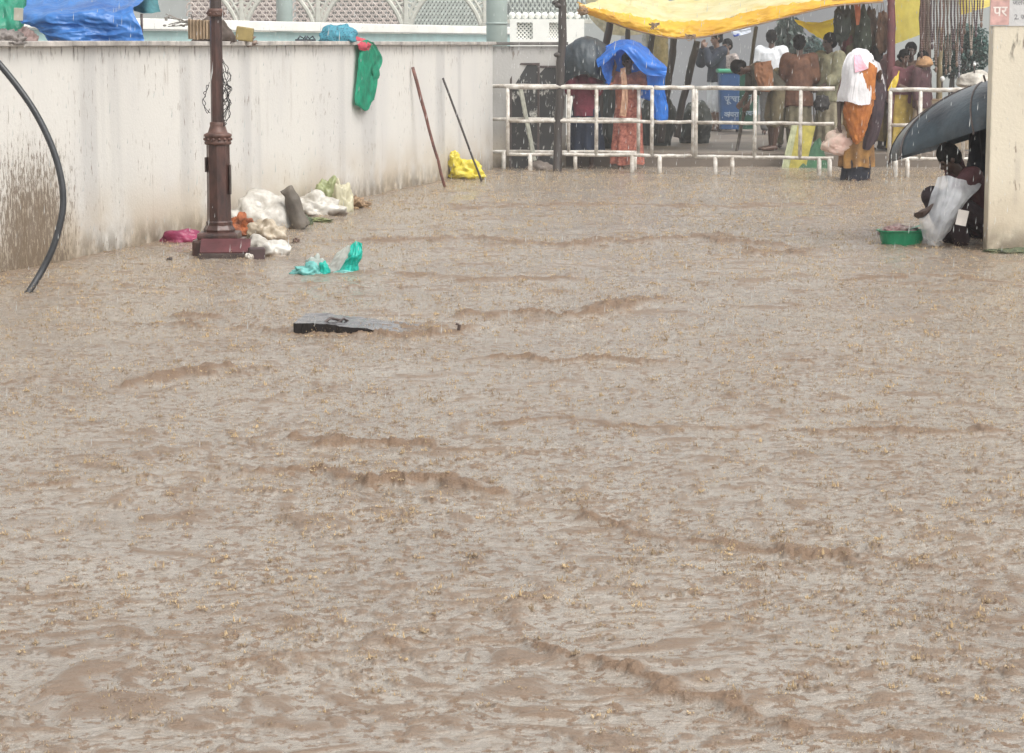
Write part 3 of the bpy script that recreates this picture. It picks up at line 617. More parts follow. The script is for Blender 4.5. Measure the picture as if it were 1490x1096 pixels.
# ------------------------------------------------------------------ rubbish by the lamp post
def rub(name, px, py, d, mt, label, cat, **k):
    o = blob(name, G(px, py)+V((0, 0, k.pop('z', 0))), d, mt, None, **k); return tag(o, label, cat)
MWP = plastic('white_sack_plastic', (.60, .58, .54), trans=.12, c2=(.36, .33, .28), scale=7, mud=.05)
MCR = plastic('cream_sack_plastic', (.55, .48, .38), trans=.15, c2=(.28, .22, .15), scale=7, mud=.07)
rub('white_sack', 381, 331, (.66, .5, .42), MWP, 'large white plastic sack heaped just right of the lamp post', 'sack', seed=31, amp=.3, sc=1.7, crumple=.8, flat=.3, rz=.2)
rub('cream_sack', 388, 351, (.36, .34, .24), MCR, 'small cream torn sack in front of the large white sack', 'sack', seed=32, amp=.35, crumple=1, flat=.3)
rub('white_bag', 455, 313, (.62, .36, .27), MWP, 'flat white plastic bag between the dark boot and the green bag', 'bag', seed=33, amp=.35, sc=2, crumple=1, flat=.3, rz=-.1)
MOL = plastic('pale_green_plastic', (.42, .45, .25), trans=.2, c2=(.24, .27, .12), mud=.05)
rub('green_bag', 478, 306, (.32, .28, .46), MOL, 'pale green plastic bag standing upright at the end of the rubbish', 'bag', seed=36, amp=.35, sc=1.6, crumple=.9, flat=.3)
rub('cream_bag', 496, 307, (.24, .24, .36), plastic('pale_cream_plastic', (.66, .62, .45), trans=.3), 'cream plastic bag slumped against the pale green bag', 'bag', seed=37, amp=.4, sc=1.8, crumple=.9, flat=.3)
rub('leaf_pile', 514, 303, (.30, .24, .13), mat('brown_leaves', (.28, .18, .10), var=.6, scale=22, bump=1, bscale=40), 'small pile of brown leaves right of the green bag', 'leaves', seed=38, amp=.6, sc=3, crumple=1, flat=.4)
rub('dark_green_bag', 444, 327, (.15, .15, .13), plastic('dark_green_plastic', (.05, .07, .03), trans=0), 'dark green plastic pouch beside the boot', 'pouch', seed=39, amp=.25, crumple=.6)
rub('moss_clump', 458, 322, (.32, .2, .05), mat('wet_grass', (.17, .19, .08), var=.5, scale=20, bump=1), 'low clump of wet green weeds in front of the flat white bag', 'weeds', seed=44, amp=.5, crumple=1, sc=3)
# boot shape
c = G(426, 333); mb = MB(); pr = [(-.075, .31, .055), (-.03, .36, .06), (.0, .27, .075), (.03, .15, .085), (.07, .05, .095), (.10, .0, .09)]
mb.tube([V((a, .0, b)) for a, b, _ in pr], [w for _, _, w in pr], 14, jit=.04)
o = remesh('worn_boot', mb, .012, mat('grey_brown_rubber', (.105, .088, .07), rough=.6, var=.4, bump=.4), None, .012, 9); o.location = c; tag(o, 'grey brown boot shaped bag standing on end against the white sack', 'boot')
c = G(352, 345); tag(blob('orange_cloth', c+V((0, 0, .05)), (.26, .2, .20), cloth('orange_cloth', (.36, .11, .04), c2=(.08, .035, .025), scale=14), None, seed=41, amp=.4, crumple=1), 'orange and brown cloth crumpled between lamp post and cream sack', 'cloth')
c = G(345, 352); tag(blob('grey_bag', c, (.09, .1, .13), plastic('grey_plastic', (.5, .5, .46)), None, seed=42, amp=.3, crumple=1), 'tiny pale grey plastic bag beside the lamp post plinth', 'bag')
MMG = plastic('magenta_cloth', (.26, .03, .085), trans=.05, rough=.4, c2=(.14, .015, .05), mud=.02)
rub('magenta_cloth', 266, 353, (.40, .28, .16), MMG, 'wet magenta cloth floating left of the lamp post', 'cloth', seed=45, amp=.25, sc=1.7, crumple=.8, flat=.3)
# maroon plank and block in front of the plinth
MMR = mat('maroon_painted_board', (.085, .022, .025), rough=.5, var=.4, scale=8, bump=.2)
c = G(334, 372); r = empty('maroon_board', c+V((0, -.27, .065)), .05, 'maroon painted board lying against the foot of the lamp post', 'board')
mb = MB(); mb.box((0, 0, .03), (.40, .20, .03), Matrix.Rotation(.5, 3, 'X'), .006); mb.build('board_top', MMR, r)
mb = MB(); mb.box((0, -.085, -.065), (.42, .03, .10), None, .006); mb.build('board_edge', MI2, r)
c = G(372, 375); mb = MB(); mb.box((0, 0, .03), (.13, .1, .14), Matrix.Rotation(.2, 3, 'Z'), .012); o = mb.build('dark_block', mat('dark_brown_block', (.06, .035, .035))); o.location = c+V((.03, -.2, .0)); tag(o, 'small dark brown block at the right end of the maroon board', 'block')
rub('white_sheet_bag', 386, 372, (.44, .30, .20), MWP, 'white plastic bag trailing from the maroon board into the water', 'bag', seed=47, amp=.3, sc=1.6, crumple=.8, flat=.3, rz=-.4)
rub('white_lump', 363, 379, (.09, .08, .09), MWP, 'small white plastic scrap in front of the dark block', 'scrap', seed=48, amp=.3, crumple=.8)
rub('brown_clod', 431, 352, (.06, .06, .05), mat('brown_clod', (.10, .06, .045)), 'small brown clod in the water right of the rubbish', 'clod', seed=49, amp=.4, sub=4)
rub('dark_scrap', 247, 379, (.05, .05, .035), mat('black_scrap', (.04, .03, .03)), 'tiny black scrap in the water left of the lamp post', 'scrap', seed=50, amp=.4, sub=4)
# teal and white bags floating
MTE = plastic('teal_plastic', (.02, .52, .42), trans=.35); MTW = plastic('clear_white_plastic', (.62, .66, .63), trans=.4, alpha=.75); MTL = plastic('pale_teal_plastic', (.22, .58, .55), trans=.35)
c = G(500, 396); r = empty('teal_bag', c, 0, 'teal and clear plastic bag standing up like a fin in the water', 'bag')
def L3(px, py, dy=0): return AT(px, py, c.y+dy)-c
patch('teal_panel', [[L3(510, 357), L3(518, 352, .05), L3(527, 354)], [L3(508, 372, -.05), L3(518, 371, -.1), L3(526, 371)], [L3(497, 390), L3(510, 386, -.08), L3(520, 387)], [L3(488, 400, -.05), L3(505, 402, -.12), L3(524, 400)]], MTE, r, 36, 44, .022, 5, 2)
patch('clear_panel', [[L3(505, 360, .06), L3(511, 357, .05)], [L3(488, 372, .04), L3(508, 372, 0)], [L3(478, 388, .04), L3(498, 389, -.02)], [L3(466, 402, 0), L3(490, 402, -.06)]], MTW, r, 24, 36, .02, 4, 5)
patch('torn_hem', [[L3(486, 396, -.13), L3(500, 393, -.15), L3(516, 396, -.13)], [L3(484, 403, -.15), L3(500, 404, -.17), L3(522, 403, -.15)]], MTL, r, 24, 10, .02, 4, 6)
c = G(452, 400); r = empty('crumpled_teal_bag', c, 0, 'crumpled pale teal and white plastic bag floating low in the water', 'bag')
blob('bag_body', (0, .03, .0), (.28, .2, .11), MTL, r, 52, .4, 2, 5, .3, 0, 1); blob('white_part', (.03, .09, .02), (.19, .14, .14), MTW, r, 53, .4, 2, 5, .3, 0, 1); blob('loose_flap', (.10, 0, .02), (.08, .1, .10), MTE, r, 54, .3, 2, 4, .3, 0, 1)
# submerged slab
c = G(548, 484); r = empty('concrete_slab', c+V((-.01, .06, .012)), -.06, 'dark slab lying half under water with its left end lifted', 'slab')
m = mat('wet_dark_slab', (.085, .08, .085), rough=.18, scale=9, var=.6, bump=.5, bscale=18, c2=(.02, .02, .022)); mb = MB()
nx, ny = 40, 14; vs = []
for k in (0, 1):
    for j in range(ny+1):
        for i in range(nx+1):
            x = -.46+.92*i/nx; y = -.24+.50*j/ny; e = .0+.012*mn.noise(V((i*.7, j*.7, k*9)))*(i in (0, nx) or j in (0, ny))
            vs.append(V((x+e, y+e, (.062-.078*max(0, (x+.30)/.76)**.9 if k else -.06)+.007*mn.noise(V((x*9, y*9, 0)))+.004*mn.noise(V((x*25, y*25, 0))))))
w = nx+1; K = w*(ny+1)
fs = [(K+j*w+i, K+j*w+i+1, K+(j+1)*w+i+1, K+(j+1)*w+i) for j in range(ny) for i in range(nx)]
fs += [(i, i+1, K+i+1, K+i) for i in range(nx)]+[(ny*w+i+1, ny*w+i, K+ny*w+i, K+ny*w+i+1) for i in range(nx)]+[((j+1)*w, j*w, K+j*w, K+(j+1)*w) for j in range(ny)]+[(j*w+nx, (j+1)*w+nx, K+(j+1)*w+nx, K+j*w+nx) for j in range(ny)]
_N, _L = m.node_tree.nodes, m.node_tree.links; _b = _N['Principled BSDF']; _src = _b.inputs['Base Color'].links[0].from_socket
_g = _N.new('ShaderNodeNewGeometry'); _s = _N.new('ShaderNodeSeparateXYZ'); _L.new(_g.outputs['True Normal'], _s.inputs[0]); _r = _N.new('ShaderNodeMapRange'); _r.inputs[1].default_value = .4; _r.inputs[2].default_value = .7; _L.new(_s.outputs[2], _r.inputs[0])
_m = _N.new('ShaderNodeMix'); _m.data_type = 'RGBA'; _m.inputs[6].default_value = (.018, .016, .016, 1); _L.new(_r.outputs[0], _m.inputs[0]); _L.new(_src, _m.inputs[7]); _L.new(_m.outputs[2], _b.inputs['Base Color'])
mb.add(vs, fs); mb.build('slab_body', m, r)
mb = MB(); mb.tube([V((.50, -.05, -.03)), V((.51, -.05, .035)), V((.49, -.05, .045))], .010, 7); mb.build('lifting_hook', MI2, r)
mb = MB(); mb.tube([V((-.30, -.12, .05)), V((-.26, -.08, .075)), V((-.20, -.02, .055))], .008, 7); mb.tube([V((-.22, -.1, .048)), V((-.19, -.02, .065)), V((-.17, .04, .045))], .007, 7); mb.build('wire_loop', MI2, r)
# ------------------------------------------------------------------ BARRIERS
MWHT = mat('chipped_white_paint', (.62, .60, .56), rough=.45, scale=11, var=.3, c2=(.30, .25, .2), bump=.3, bscale=30)
def barrier(pa, ya, pb, yb, verts, feet, label, back=0.0, lean=0.0, zs=(1.13, .68, .235)):
    a = G(pa, ya)+V((0, back, 0)); b = G(pb, yb)+V((0, back, 0)); Ln = (b-a).length
    r = empty('crowd_barrier', a, math.atan2(b.y-a.y, b.x-a.x), label, 'barrier', 'white pipe barriers in a row across the flood')
    for z, rr in zip(zs, (.028, .023, .023)):
        n = 8; mb = MB(); mb.tube([V((Ln*i/n, 0, z+.004*math.sin(i*1.7+pa))) for i in range(n+1)], rr, 12); mb.build('rail', MWHT, r, True)
    for px in verts:
        x = (px-pa)/(pb-pa)*Ln; mb = MB(); mb.tube([V((x, 0, zs[2]-.02)), V((x, 0, .6)), V((x+lean, 0, zs[0]+.01))], .025, 12); mb.build('upright', MWHT, r, True)
    for px in feet:
        x = (px-pa)/(pb-pa)*Ln; mb = MB(); mb.tube([V((x, 0, -.1)), V((x, 0, zs[2])) ], .029, 12); mb.build('foot', MWHT, r, True)
    return r
barrier(702, 247, 932, 248, (703, 828, 930), (733, 838, 925), 'leftmost white barrier, set furthest back beside the cream wall', .25)
barrier(738, 250, 949, 252, (739, 868, 948), (772, 920), 'white barrier in front of the leaning dark boards and blue tarp figure')
barrier(951, 253, 1009, 253, (1008,), (960,), 'short white barrier left of the dark shirted man', .02)
barrier(1011, 254, 1212, 257, (1012, 1098, 1164), (1041, 1066, 1192, 1207), 'longest white barrier, in front of the litter bins and bending man')
barrier(1292, 258, 1424, 259, (1293, 1337, 1400), (1303, 1320, 1412), 'rightmost white barrier, behind the dark umbrella', 0, .0, (1.12, .67, .24))
# ------------------------------------------------------------------ leaning boards behind first barrier
def board(c, w, h, lean, rz, label, mt, strip=None, name='display_board'):
    r = empty(name, c, rz, label, 'board', None)
    M = Matrix.Rotation(lean, 3, 'X')
    mb = MB(); mb.box(M @ V((0, 0, h/2)), (w, .03, h), M, .006); p = mb.build('panel', mt, r)
    mb = MB()
    for x in (-w/2, w/2): mb.box(M @ V((x, -.02, h/2)), (.03, .035, h), M, .004)
    mb.box(M @ V((0, -.02, h-.015)), (w, .03, .03), M, .004); mb.build('frame', MI2, r)
    return r, M
mdk = mat('peeling_black_board', (.05, .048, .045), rough=.4, scale=7, var=.7, c2=(.015, .015, .015), bump=.3)
def spot_mat():
    m = D.materials.new('peeled_black_white'); N, L = nt(m); b = N['Principled BSDF']; b.inputs['Roughness'].default_value = .45
    tc = N.new('ShaderNodeTexCoord'); n = N.new('ShaderNodeTexNoise'); n.inputs['Scale'].default_value = 4.5; n.inputs['Detail'].default_value = 6; n.inputs['Roughness'].default_value = .7
    mp = N.new('ShaderNodeMapping'); mp.inputs['Scale'].default_value = (1.3, 1, .7); L.new(tc.outputs['Object'], mp.inputs[0]); L.new(mp.outputs[0], n.inputs['Vector'])
    rp = N.new('ShaderNodeValToRGB'); rp.color_ramp.elements[0].position = .545; rp.color_ramp.elements[1].position = .60; rp.color_ramp.elements[0].color = (.02, .02, .02, 1); rp.color_ramp.elements[1].color = (.45, .44, .40, 1)
    L.new(n.outputs[0], rp.inputs[0]); L.new(rp.outputs[0], b.inputs['Base Color']); return m
msp = spot_mat()
yb = PYf-.55
def at0(px, Y, z=0): p = AT(px, 100, Y); p.z = z; return p
board(at0(763, yb+.05, -.05), .38, 1.5, -.12, -.05, 'left of two black peeling boards leaning on the grey wall', msp)
board(at0(797, yb+.12, -.05), .36, 1.46, -.10, .04, 'right of two black peeling boards, beside the dark pole', msp)
mb = MB(); a_, b_ = at0(778, yb-.12, .12), at0(757, yb-.02, 1.12); dv = (b_-a_); M = dv.to_track_quat('Z', 'Y').to_matrix()
mb.box((0, 0, 0), (.1, .02, dv.length), M, .004); o = mb.build('wooden_strip', mat('pale_grey_wood', (.36, .36, .30), var=.4, scale=12)); o.location = (a_+b_)/2; tag(o, 'pale wooden strip leaning slantwise over the left black board', 'plank')
tag(blob('sand_sack', at0(786, yb-.25, 0), (.34, .3, .18), mat('grey_wet_sack', (.17, .14, .12), bump=.8), None, 61, .3, 2, 4, .4), 'grey wet sack lying at the foot of the leaning boards', 'sack')
# ------------------------------------------------------------------ poles of the shelter
def pole(pts, r0, r1, label, mt=MBK, name='wooden_pole', grp='rough wooden poles holding up the shelter', knots=()):
    P = [V(p) for p in pts]; k = 22; pp = []
    for i in range(k+1):
        p = cr(P, i/k); q = p*3.1; pp.append(p+V((mn.noise(q), 0, 0))*r0*.45)
    rr = [(r0+(r1-r0)*i/k)*(1+.14*mn.noise(V((i*.9, r0*99, P[0].x)))) for i in range(k+1)]
    mb = MB(); mb.tube(pp, rr, 12, jit=.05)
    for kk in knots: mb.ell(kk, (.05, .04, .035), 10, 7)
    return tag(mb.build(name, mt, None, True), label, 'pole', grp)
YB = G(813, 250).y
pole([G(811, 251)-V((0, .1, .1)), AT(812, 180, YB-.1), AT(817, 90, YB-.1), AT(818, 0, YB-.1), AT(817, -90, YB-.1)], .060, .048, 'thick dark front pole standing in the water left of the shelter', knots=(AT(811, 80, YB-.13), AT(812, 8, YB-.13), AT(808, 4, YB-.1)))
Yp = PYf+1.0
pole([AT(868, 225, Yp), AT(877, 90, Yp), AT(888, 30, Yp)], .065, .05, 'dark slanting pole between the dark covered person and the blue tarp')
pole([AT(905, 225, Yp+.6), AT(913, 60, Yp+.6), AT(916, -10, Yp+.6)], .04, .034, 'thin dark pole rising behind the top of the blue tarp')
pole([AT(966, 215, Yp+1.2), AT(946, 100, Yp+1.2), AT(950, 45, Yp+1.2)], .05, .045, 'short dark pole beside the cream hanging cloth')
pole([AT(961, 208, Yp+.5), AT(972, 125, Yp+.5), AT(981, 55, Yp+.5)], .055, .05, 'straight dark pole just right of the blue tarp')
pole([AT(985, 200, Yp+.9), AT(999, 125, Yp+.9), AT(1016, 60, Yp+.9)], .055, .05, 'dark slanting pole left of the man in a dark shirt')
pole([AT(1070, 228, PYf+.4), AT(1085, 150, PYf+1.2), AT(1100, 40, PYf+2)], .022, .03, 'thin slanting dark stick in front of the green bin')
MMP = mat('maroon_painted_post', (.14, .045, .05), rough=.5, bump=.3, var=.4)
pole([AT(1297, 235, PYf+.3), AT(1297, 100, PYf+.3), AT(1298, -20, PYf+.3)], .06, .058, 'straight maroon post behind the woman in orange', MMP)
pole([AT(1350, 235, PYf+.5), AT(1346, 100, PYf+.5), AT(1347, -20, PYf+.5)], .085, .08, 'broad reddish brown trunk behind the hanging garlands', mat('brown_trunk', (.12, .07, .055), bump=1, var=.5, zs=.2))
pole([AT(1366, 235, PYf+.8), AT(1367, 130, PYf+.8), AT(1368, 40, PYf+.8)], .045, .04, 'tan bamboo pole right of the brown trunk', mat('bamboo', (.25, .20, .11), var=.4))
# ------------------------------------------------------------------ tarps
MYT = plastic('yellow_tarp', (.86, .60, .06), trans=.45, rough=.42, c2=(.74, .42, .04), scale=2.5, bump=.2)
MCT = plastic('cream_tarp', (.84, .78, .50), trans=.4, rough=.4, c2=(.78, .66, .26), scale=3, bump=.2)
Y0 = PYf+.1
r = empty('shelter_canopy', AT(1060, 62, Y0), 0, 'sagging yellow and cream tarpaulin roof stretched over the vendors', 'tarpaulin')
def S(px, py, dy=0): return AT(px, py, Y0+dy)-V(r.location)
topl = [S(843, 9, .1), S(880, 16), S(915, 22, .1), S(952, 30, .2), S(985, 33, .3), S(1030, 32, .3), S(1090, 19, .3), S(1150, 7, .3), S(1215, 2, .3), S(1285, -6, .3)]
botl = [S(843, 13, .2), S(880, 28), S(915, 41), S(952, 50), S(985, 55, 0), S(1030, 52, 0), S(1090, 38, 0), S(1150, 23, 0), S(1215, 8), S(1285, 2)]
midl = [(a+b)*.5+V((0, -.10, 0)) for a, b in zip(topl, botl)]
patch('yellow_valance', [topl, midl, botl], MYT, r, 180, 30, .045, 6, 2, (3.4, .8), edge=.03)
und = [b+V((0, .9, .12)) for b in botl]
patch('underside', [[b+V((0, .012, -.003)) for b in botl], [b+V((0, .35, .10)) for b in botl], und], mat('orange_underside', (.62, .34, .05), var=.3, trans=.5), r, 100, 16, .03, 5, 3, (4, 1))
up = [[p+V((0, .01, .006)) for p in topl], [S(880, -8, 1), S(905, 3, 1), S(925, 8, 1), S(955, 19, .9), S(985, 23, .9), S(1030, 21, .9), S(1085, 8, .9), S(1140, -2, .9), S(1215, -10, 1), S(1285, -16, 1)],
      [S(880, -40, 2.4), S(905, -22, 2.4), S(925, -12, 2.4), S(955, -2, 2.2), S(985, 0, 2.2), S(1030, -2, 2.2), S(1085, -12, 2.2), S(1140, -24, 2.2), S(1215, -34, 2.4), S(1285, -40, 2.4)]]
patch('cream_top', up, MCT, r, 120, 40, .04, 5, 7, (3, 1.2))
mb = MB(); pp = [cr(botl, i/60)+V((0, -.01, -.008)) for i in range(61)]; mb.tube(pp, .012, 6)
for kx, ky in ((952, 38), (1004, 55), (848, 16)):
    c = S(kx, ky, -.08); 
    for j in range(6): mb.tube([c+V((random.uniform(-.08, .08), 0, random.uniform(-.05, .05))) for _ in range(5)], .008, 5)
mb.build('edge_rope', mat('dirty_rope', (.30, .2, .12)), r, True)
tag(blob('tied_knot', AT(848, 16, Y0-.02), (.14, .12, .13), mat('brown_tarp_knot', (.32, .18, .07), var=.5, bump=.6), None, 66, .5, 2, 4, .8, 0, 1), 'brown knotted corner tying the yellow tarpaulin near the front pole', 'knot')
o = patch('yellow_drape', [[AT(1155, 28, Y0+.9), AT(1180, 33, Y0+.9), AT(1205, 30, Y0+.9), AT(1232, 16, Y0+.9)], [AT(1160, 33, Y0+.9), AT(1185, 42, Y0+.8), AT(1208, 42, Y0+.85), AT(1231, 38, Y0+.9)], [AT(1175, 42, Y0+.9), AT(1192, 55, Y0+.8), AT(1208, 62, Y0+.9), AT(1226, 60, Y0+.95)]], plastic('bright_yellow_cloth', (.95, .72, .07), trans=.75, var=.15), None, 40, 30, .03, 4, 11)
tag(o, 'loose yellow cloth flap hanging behind the man in olive', 'cloth')
o = patch('yellow_curtain', [[AT(1296, -12, Y0+1), AT(1320, -12, Y0+.9), AT(1350, -12, Y0+1)], [AT(1297, 30, Y0+1), AT(1322, 30, Y0+.9), AT(1350, 30, Y0+1)], [AT(1298, 66, Y0+1), AT(1322, 57, Y0+.9), AT(1350, 46, Y0+1)]], plastic('pale_yellow_sheet', (.95, .80, .20), trans=.8, var=.12), None, 40, 40, .035, 3, 12, (2, .6))
tag(o, 'pale yellow plastic curtain right of the maroon post', 'curtain')
o = patch('yellow_awning', [[AT(1392, -20, Y0+1), AT(1420, -20, Y0+.9), AT(1470, -20, Y0+1)], [AT(1398, 22, Y0+.8), AT(1420, 16, Y0+.7), AT(1470, 0, Y0+.8)]], plastic('bright_yellow_sheet', (.80, .66, .15), trans=.5, var=.12), None, 30, 20, .03, 3, 13)
tag(o, 'yellow awning edge above the shrubs near the pillar', 'awning')
for k, (a, b, y2, cc, lb) in enumerate([(951, 972, 125, (.55, .47, .28), 'cream cloth hanging between the dark poles right of the blue tarp'), (935, 946, 100, (.55, .55, .55), 'narrow pale grey cloth hanging above the blue tarp')]):
    o = patch('hanging_cloth', [[AT(a, 38, Y0+2.3), AT((a+b)/2, 38, Y0+2.2), AT(b, 38, Y0+2.3)], [AT(a, y2, Y0+2.3), AT((a+b)/2, y2+4, Y0+2.2), AT(b+1, y2, Y0+2.3)]], cloth('hanging_cloth_%d' % k, cc, trans=.3), None, 20, 20, .03, 4, k, (2, .5)); tag(o, lb, 'cloth')
o = patch('cream_backcloth', [[AT(855, -20, Y0+2.6), AT(900, -20, Y0+2.5), AT(945, -20, Y0+2.6)], [AT(855, 20, Y0+2.6), AT(900, 22, Y0+2.5), AT(940, 26, Y0+2.6)], [AT(880, 48, Y0+2.6), AT(905, 52, Y0+2.5), AT(935, 50, Y0+2.6)]], cloth('pale_backcloth', (.55, .50, .36), trans=.3), None, 30, 20, .03, 4, 5); tag(o, 'pale cream sheet hung up behind the left end of the canopy', 'sheet')
o = patch('blue_banner', [[AT(1064, 45, Y0+5), AT(1078, 43, Y0+5), AT(1092, 40, Y0+5)], [AT(1068, 54, Y0+5), AT(1080, 51, Y0+5), AT(1093, 47, Y0+5)]], None, None, 30, 14, .02, 3, 8)
m = D.materials.new('blue_white_print'); N, L = nt(m); b = N['Principled BSDF']; tc = N.new('ShaderNodeTexCoord'); n = N.new('ShaderNodeTexNoise'); n.inputs['Scale'].default_value = 5; L.new(tc.outputs['Object'], n.inputs['Vector'])
rp = N.new('ShaderNodeValToRGB'); rp.color_ramp.elements[0].position = .5; rp.color_ramp.elements[1].position = .56; rp.color_ramp.elements[0].color = (.02, .07, .4, 1); rp.color_ramp.elements[1].color = (.6, .65, .75, 1); L.new(n.outputs[0], rp.inputs[0]); L.new(rp.outputs[0], b.inputs['Base Color']); o.data.materials.append(m)
tag(o, 'small blue and white banner hanging under the canopy', 'banner')
# ------------------------------------------------------------------ hanging goods and garlands
gm_ = [(1226, 8, .24, .55, (.05, .06, .05)), (1238, 14, .2, .7, (.09, .08, .035)), (1247, 22, .24, .62, (.06, .045, .04)), (1256, 18, .22, .75, (.04, .05, .035)), (1266, 15, .2, .6, (.075, .05, .035)), (1276, 30, .2, .7, (.045, .04, .04)), (1284, 20, .16, .6, (.14, .08, .05)), (1233, 45, .16, .3, (.10, .025, .025))]
glb = ['dark grey bag hanging leftmost among the vendor goods', 'olive bag hanging second among the vendor goods', 'brown bag hanging above the white towel', 'dark green long bag hanging over the woman in orange', 'brown cloth bag hanging right of the dark green bag', 'black bag hanging beside the maroon post', 'tan bag hanging nearest the maroon post', 'small dark red pouch hanging above the man in olive']
for k, (px, py, w, h, cc) in enumerate(gm_):
    c = AT(px, py, Y0+.35+.12*(k % 3)); r = empty('hanging_bag', c, 0, glb[k], 'bag', 'goods hanging from the shelter')
    mt = cloth('goods_%d' % k, cc, var=.5)
    blob('bag_body', (0, 0, -h*.45), (w, .16, h), mt, r, 70+k, .3, 2, 4, 1, 0, 1)
    mb = MB(); mb.tube([V((-w*.25, 0, -h*.15)), V((0, 0, .22)), V((w*.25, 0, -h*.15))], .008, 5); mb.build('strap', mt, r)
o = patch('orange_strip', [[AT(1243, 4, Y0+.2), AT(1252, 4, Y0+.2)], [AT(1244, 20, Y0+.2), AT(1252, 22, Y0+.2)], [AT(1246, 37, Y0+.2), AT(1250, 36, Y0+.2)]], cloth('orange_red_cloth', (.40, .12, .05)), None, 10, 16, .01, 3, 3); tag(o, 'orange red strip of cloth hanging among the dark bags', 'cloth')
cols = [(.10, .05, .04), (.13, .085, .06), (.30, .25, .21), (.06, .035, .04), (.18, .12, .09), (.2, .2, .22)]
cn = ['dark maroon', 'brown', 'pale cream', 'blackish purple', 'tan', 'silver grey']
gx = [1343, 1348, 1353, 1357, 1361, 1366, 1371, 1376, 1381, 1386, 1391, 1396, 1400, 1405, 1412, 1420, 1428]
for k, px in enumerate(gx):
    py2 = 78+22*math.sin(k*1.9)+(10 if px > 1370 else 0)-(35 if px > 1402 else 0); Yg = Y0-.05+.10*(k % 3); a = AT(px, -25, Yg); b = AT(px+R.uniform(-2, 2), py2, Yg); ln = a.z-b.z; mb = MB()
    for sgn in (-1, 1):
        for i in range(int(ln/.032)):
            t = i*.032/ln; mb.ell(a.lerp(b, t)+V((sgn*.022*math.sin(t*math.pi*.97+.1)+.003*math.sin(i*.6+k), 0, 0)), (.014, .014, .02), 6, 4)
    mb.ell(b-V((0, 0, .02)), (.02, .02, .045), 8, 6)
    c_ = cols[k % 6]; o = mb.build('bead_garland', mat('beads_%d' % k, c_, rough=.3, var=.3), None, True)
    tag(o, '%s bead garland hanging number %d from the left near the pillar' % (cn[k % 6], k+1) if False else ['outermost', 'next', 'third', 'fourth', 'fifth', 'sixth', 'seventh', 'eighth', 'ninth', 'tenth', 'eleventh', 'twelfth', 'thirteenth', 'fourteenth', 'fifteenth', 'sixteenth', 'rightmost'][k]+' '+cn[k % 6]+' bead garland from the left, hanging from the shelter near the pillar', 'garland', 'bead garlands hanging in front of the trunk')
for k, (px, py, rr_, nmx, lb, cc) in enumerate([(1371, 115, .035, 'white_bulb', 'small white bulb left of the white bundle', (.8, .8, .78)), (1418, 94, .022, 'white_finial', 'tiny white ball on a stem above the white bundle', (.8, .8, .8))]):
    c = AT(px, py, Y0+.5); r = empty(nmx, c, 0, lb, 'bulb'); mb = MB(); mb.ell((0, 0, 0), (rr_, rr_, rr_*1.1), 16, 10); mb.build('globe', mat('white_glass_%d' % k, cc, rough=.2, var=.05), r, True); mb = MB(); mb.tube([V((0, 0, -.12)), V((0, 0, -rr_*.8))], .012, 8); mb.build('stem', MI2, r)
o = blob('white_bundle', AT(1418, 122, Y0+.6), (.55, .35, .26), cloth('white_bundle_cloth', (.50, .47, .42)), None, 81, .2, 1.6, 5, .4); tag(o, 'off white cloth bundle behind the top of the dark umbrella', 'bundle')
# table under goods
r = empty('vendor_table', at0(1345, Y0+.7, PZ), 0, 'low vendor table draped in tan cloth behind the right barrier', 'table')
mb = MB(); mb.box((0.25, 0, .70), (1.6, .5, .05), None, .01); mb.build('table_top', mat('wood_plank', (.25, .17, .1)), r)
patch('table_skirt', [[(-.55, -.27, .70), (0, -.28, .70), (.5, -.27, .70), (1.05, -.27, .7)], [(-.55, -.29, .35), (0, -.27, .35), (.5, -.31, .35), (1.05, -.28, .35)], [(-.55, -.31, .02), (0, -.29, .02), (.5, -.33, .02), (1.05, -.3, .02)]], cloth('tan_table_cloth', (.30, .24, .17)), r, 60, 20, .03, 4, 3, (3, .4))
for x in (-.5, 1.0):
    mb = MB(); mb.tube([V((x, .2, 0)), V((x, .2, .69))], .025, 8); mb.build('leg', MBK, r)
for k, (px, py, w_, h_, yy, lb) in enumerate([(1012, 205, .55, .75, 3.0, 'dark heap of covered goods left of the man in white shorts'), (958, 210, .5, .95, 2.2, 'tall dark covered bundle right of the blue tarp'), (892, 215, .4, 1.2, 1.2, 'dark hanging tarpaulin bundle between the grey sheet and the blue tarp')]):
    tag(blob('covered_goods', at0(px, Y0+yy, PZ+h_*.32), (w_, .5, h_), plastic('dark_green_sheet_%d' % k, (.028, .036, .034), trans=0, rough=.6), None, 110+k, .25, 1.8, 5, .8, 0, .8), lb, 'covered goods')
# sign board yellow/green leaning
c = AT(1160, 222, PYf-.1); c.z = PZ-.12; r = empty('sign_panel', at0(1166, PYf-.35, .02), -.1, 'yellow white and green printed panel leaning behind the longest barrier', 'panel')
def PQ(px, py, dy=0): return AT(px, py, r.location.y+dy)-V(r.location)
cfg = [([(1137, 246), (1151, 182), (1160, 182), (1148, 246)], (.40, .42, .25), 'pale_strip'), ([(1148, 246), (1160, 182), (1186, 182), (1172, 246)], (.40, .34, .06), 'yellow_part'), ([(1160, 246), (1184, 206), (1192, 200), (1206, 246)], (.03, .11, .05), 'green_part')]
for k, (qd, cc, nm) in enumerate(cfg):
    a, b, c_, d = [PQ(x, y, -.004*k+(.1 if y < 230 else 0)) for x, y in qd]
    patch(nm, [[b, (b+c_)/2, c_], [(a+b)/2, (a+b+c_+d)/4, (c_+d)/2], [a, (a+d)/2, d]], mat(nm+'_print', cc, rough=.4, var=.4, scale=8), r, 16, 20, .008, 3, k)
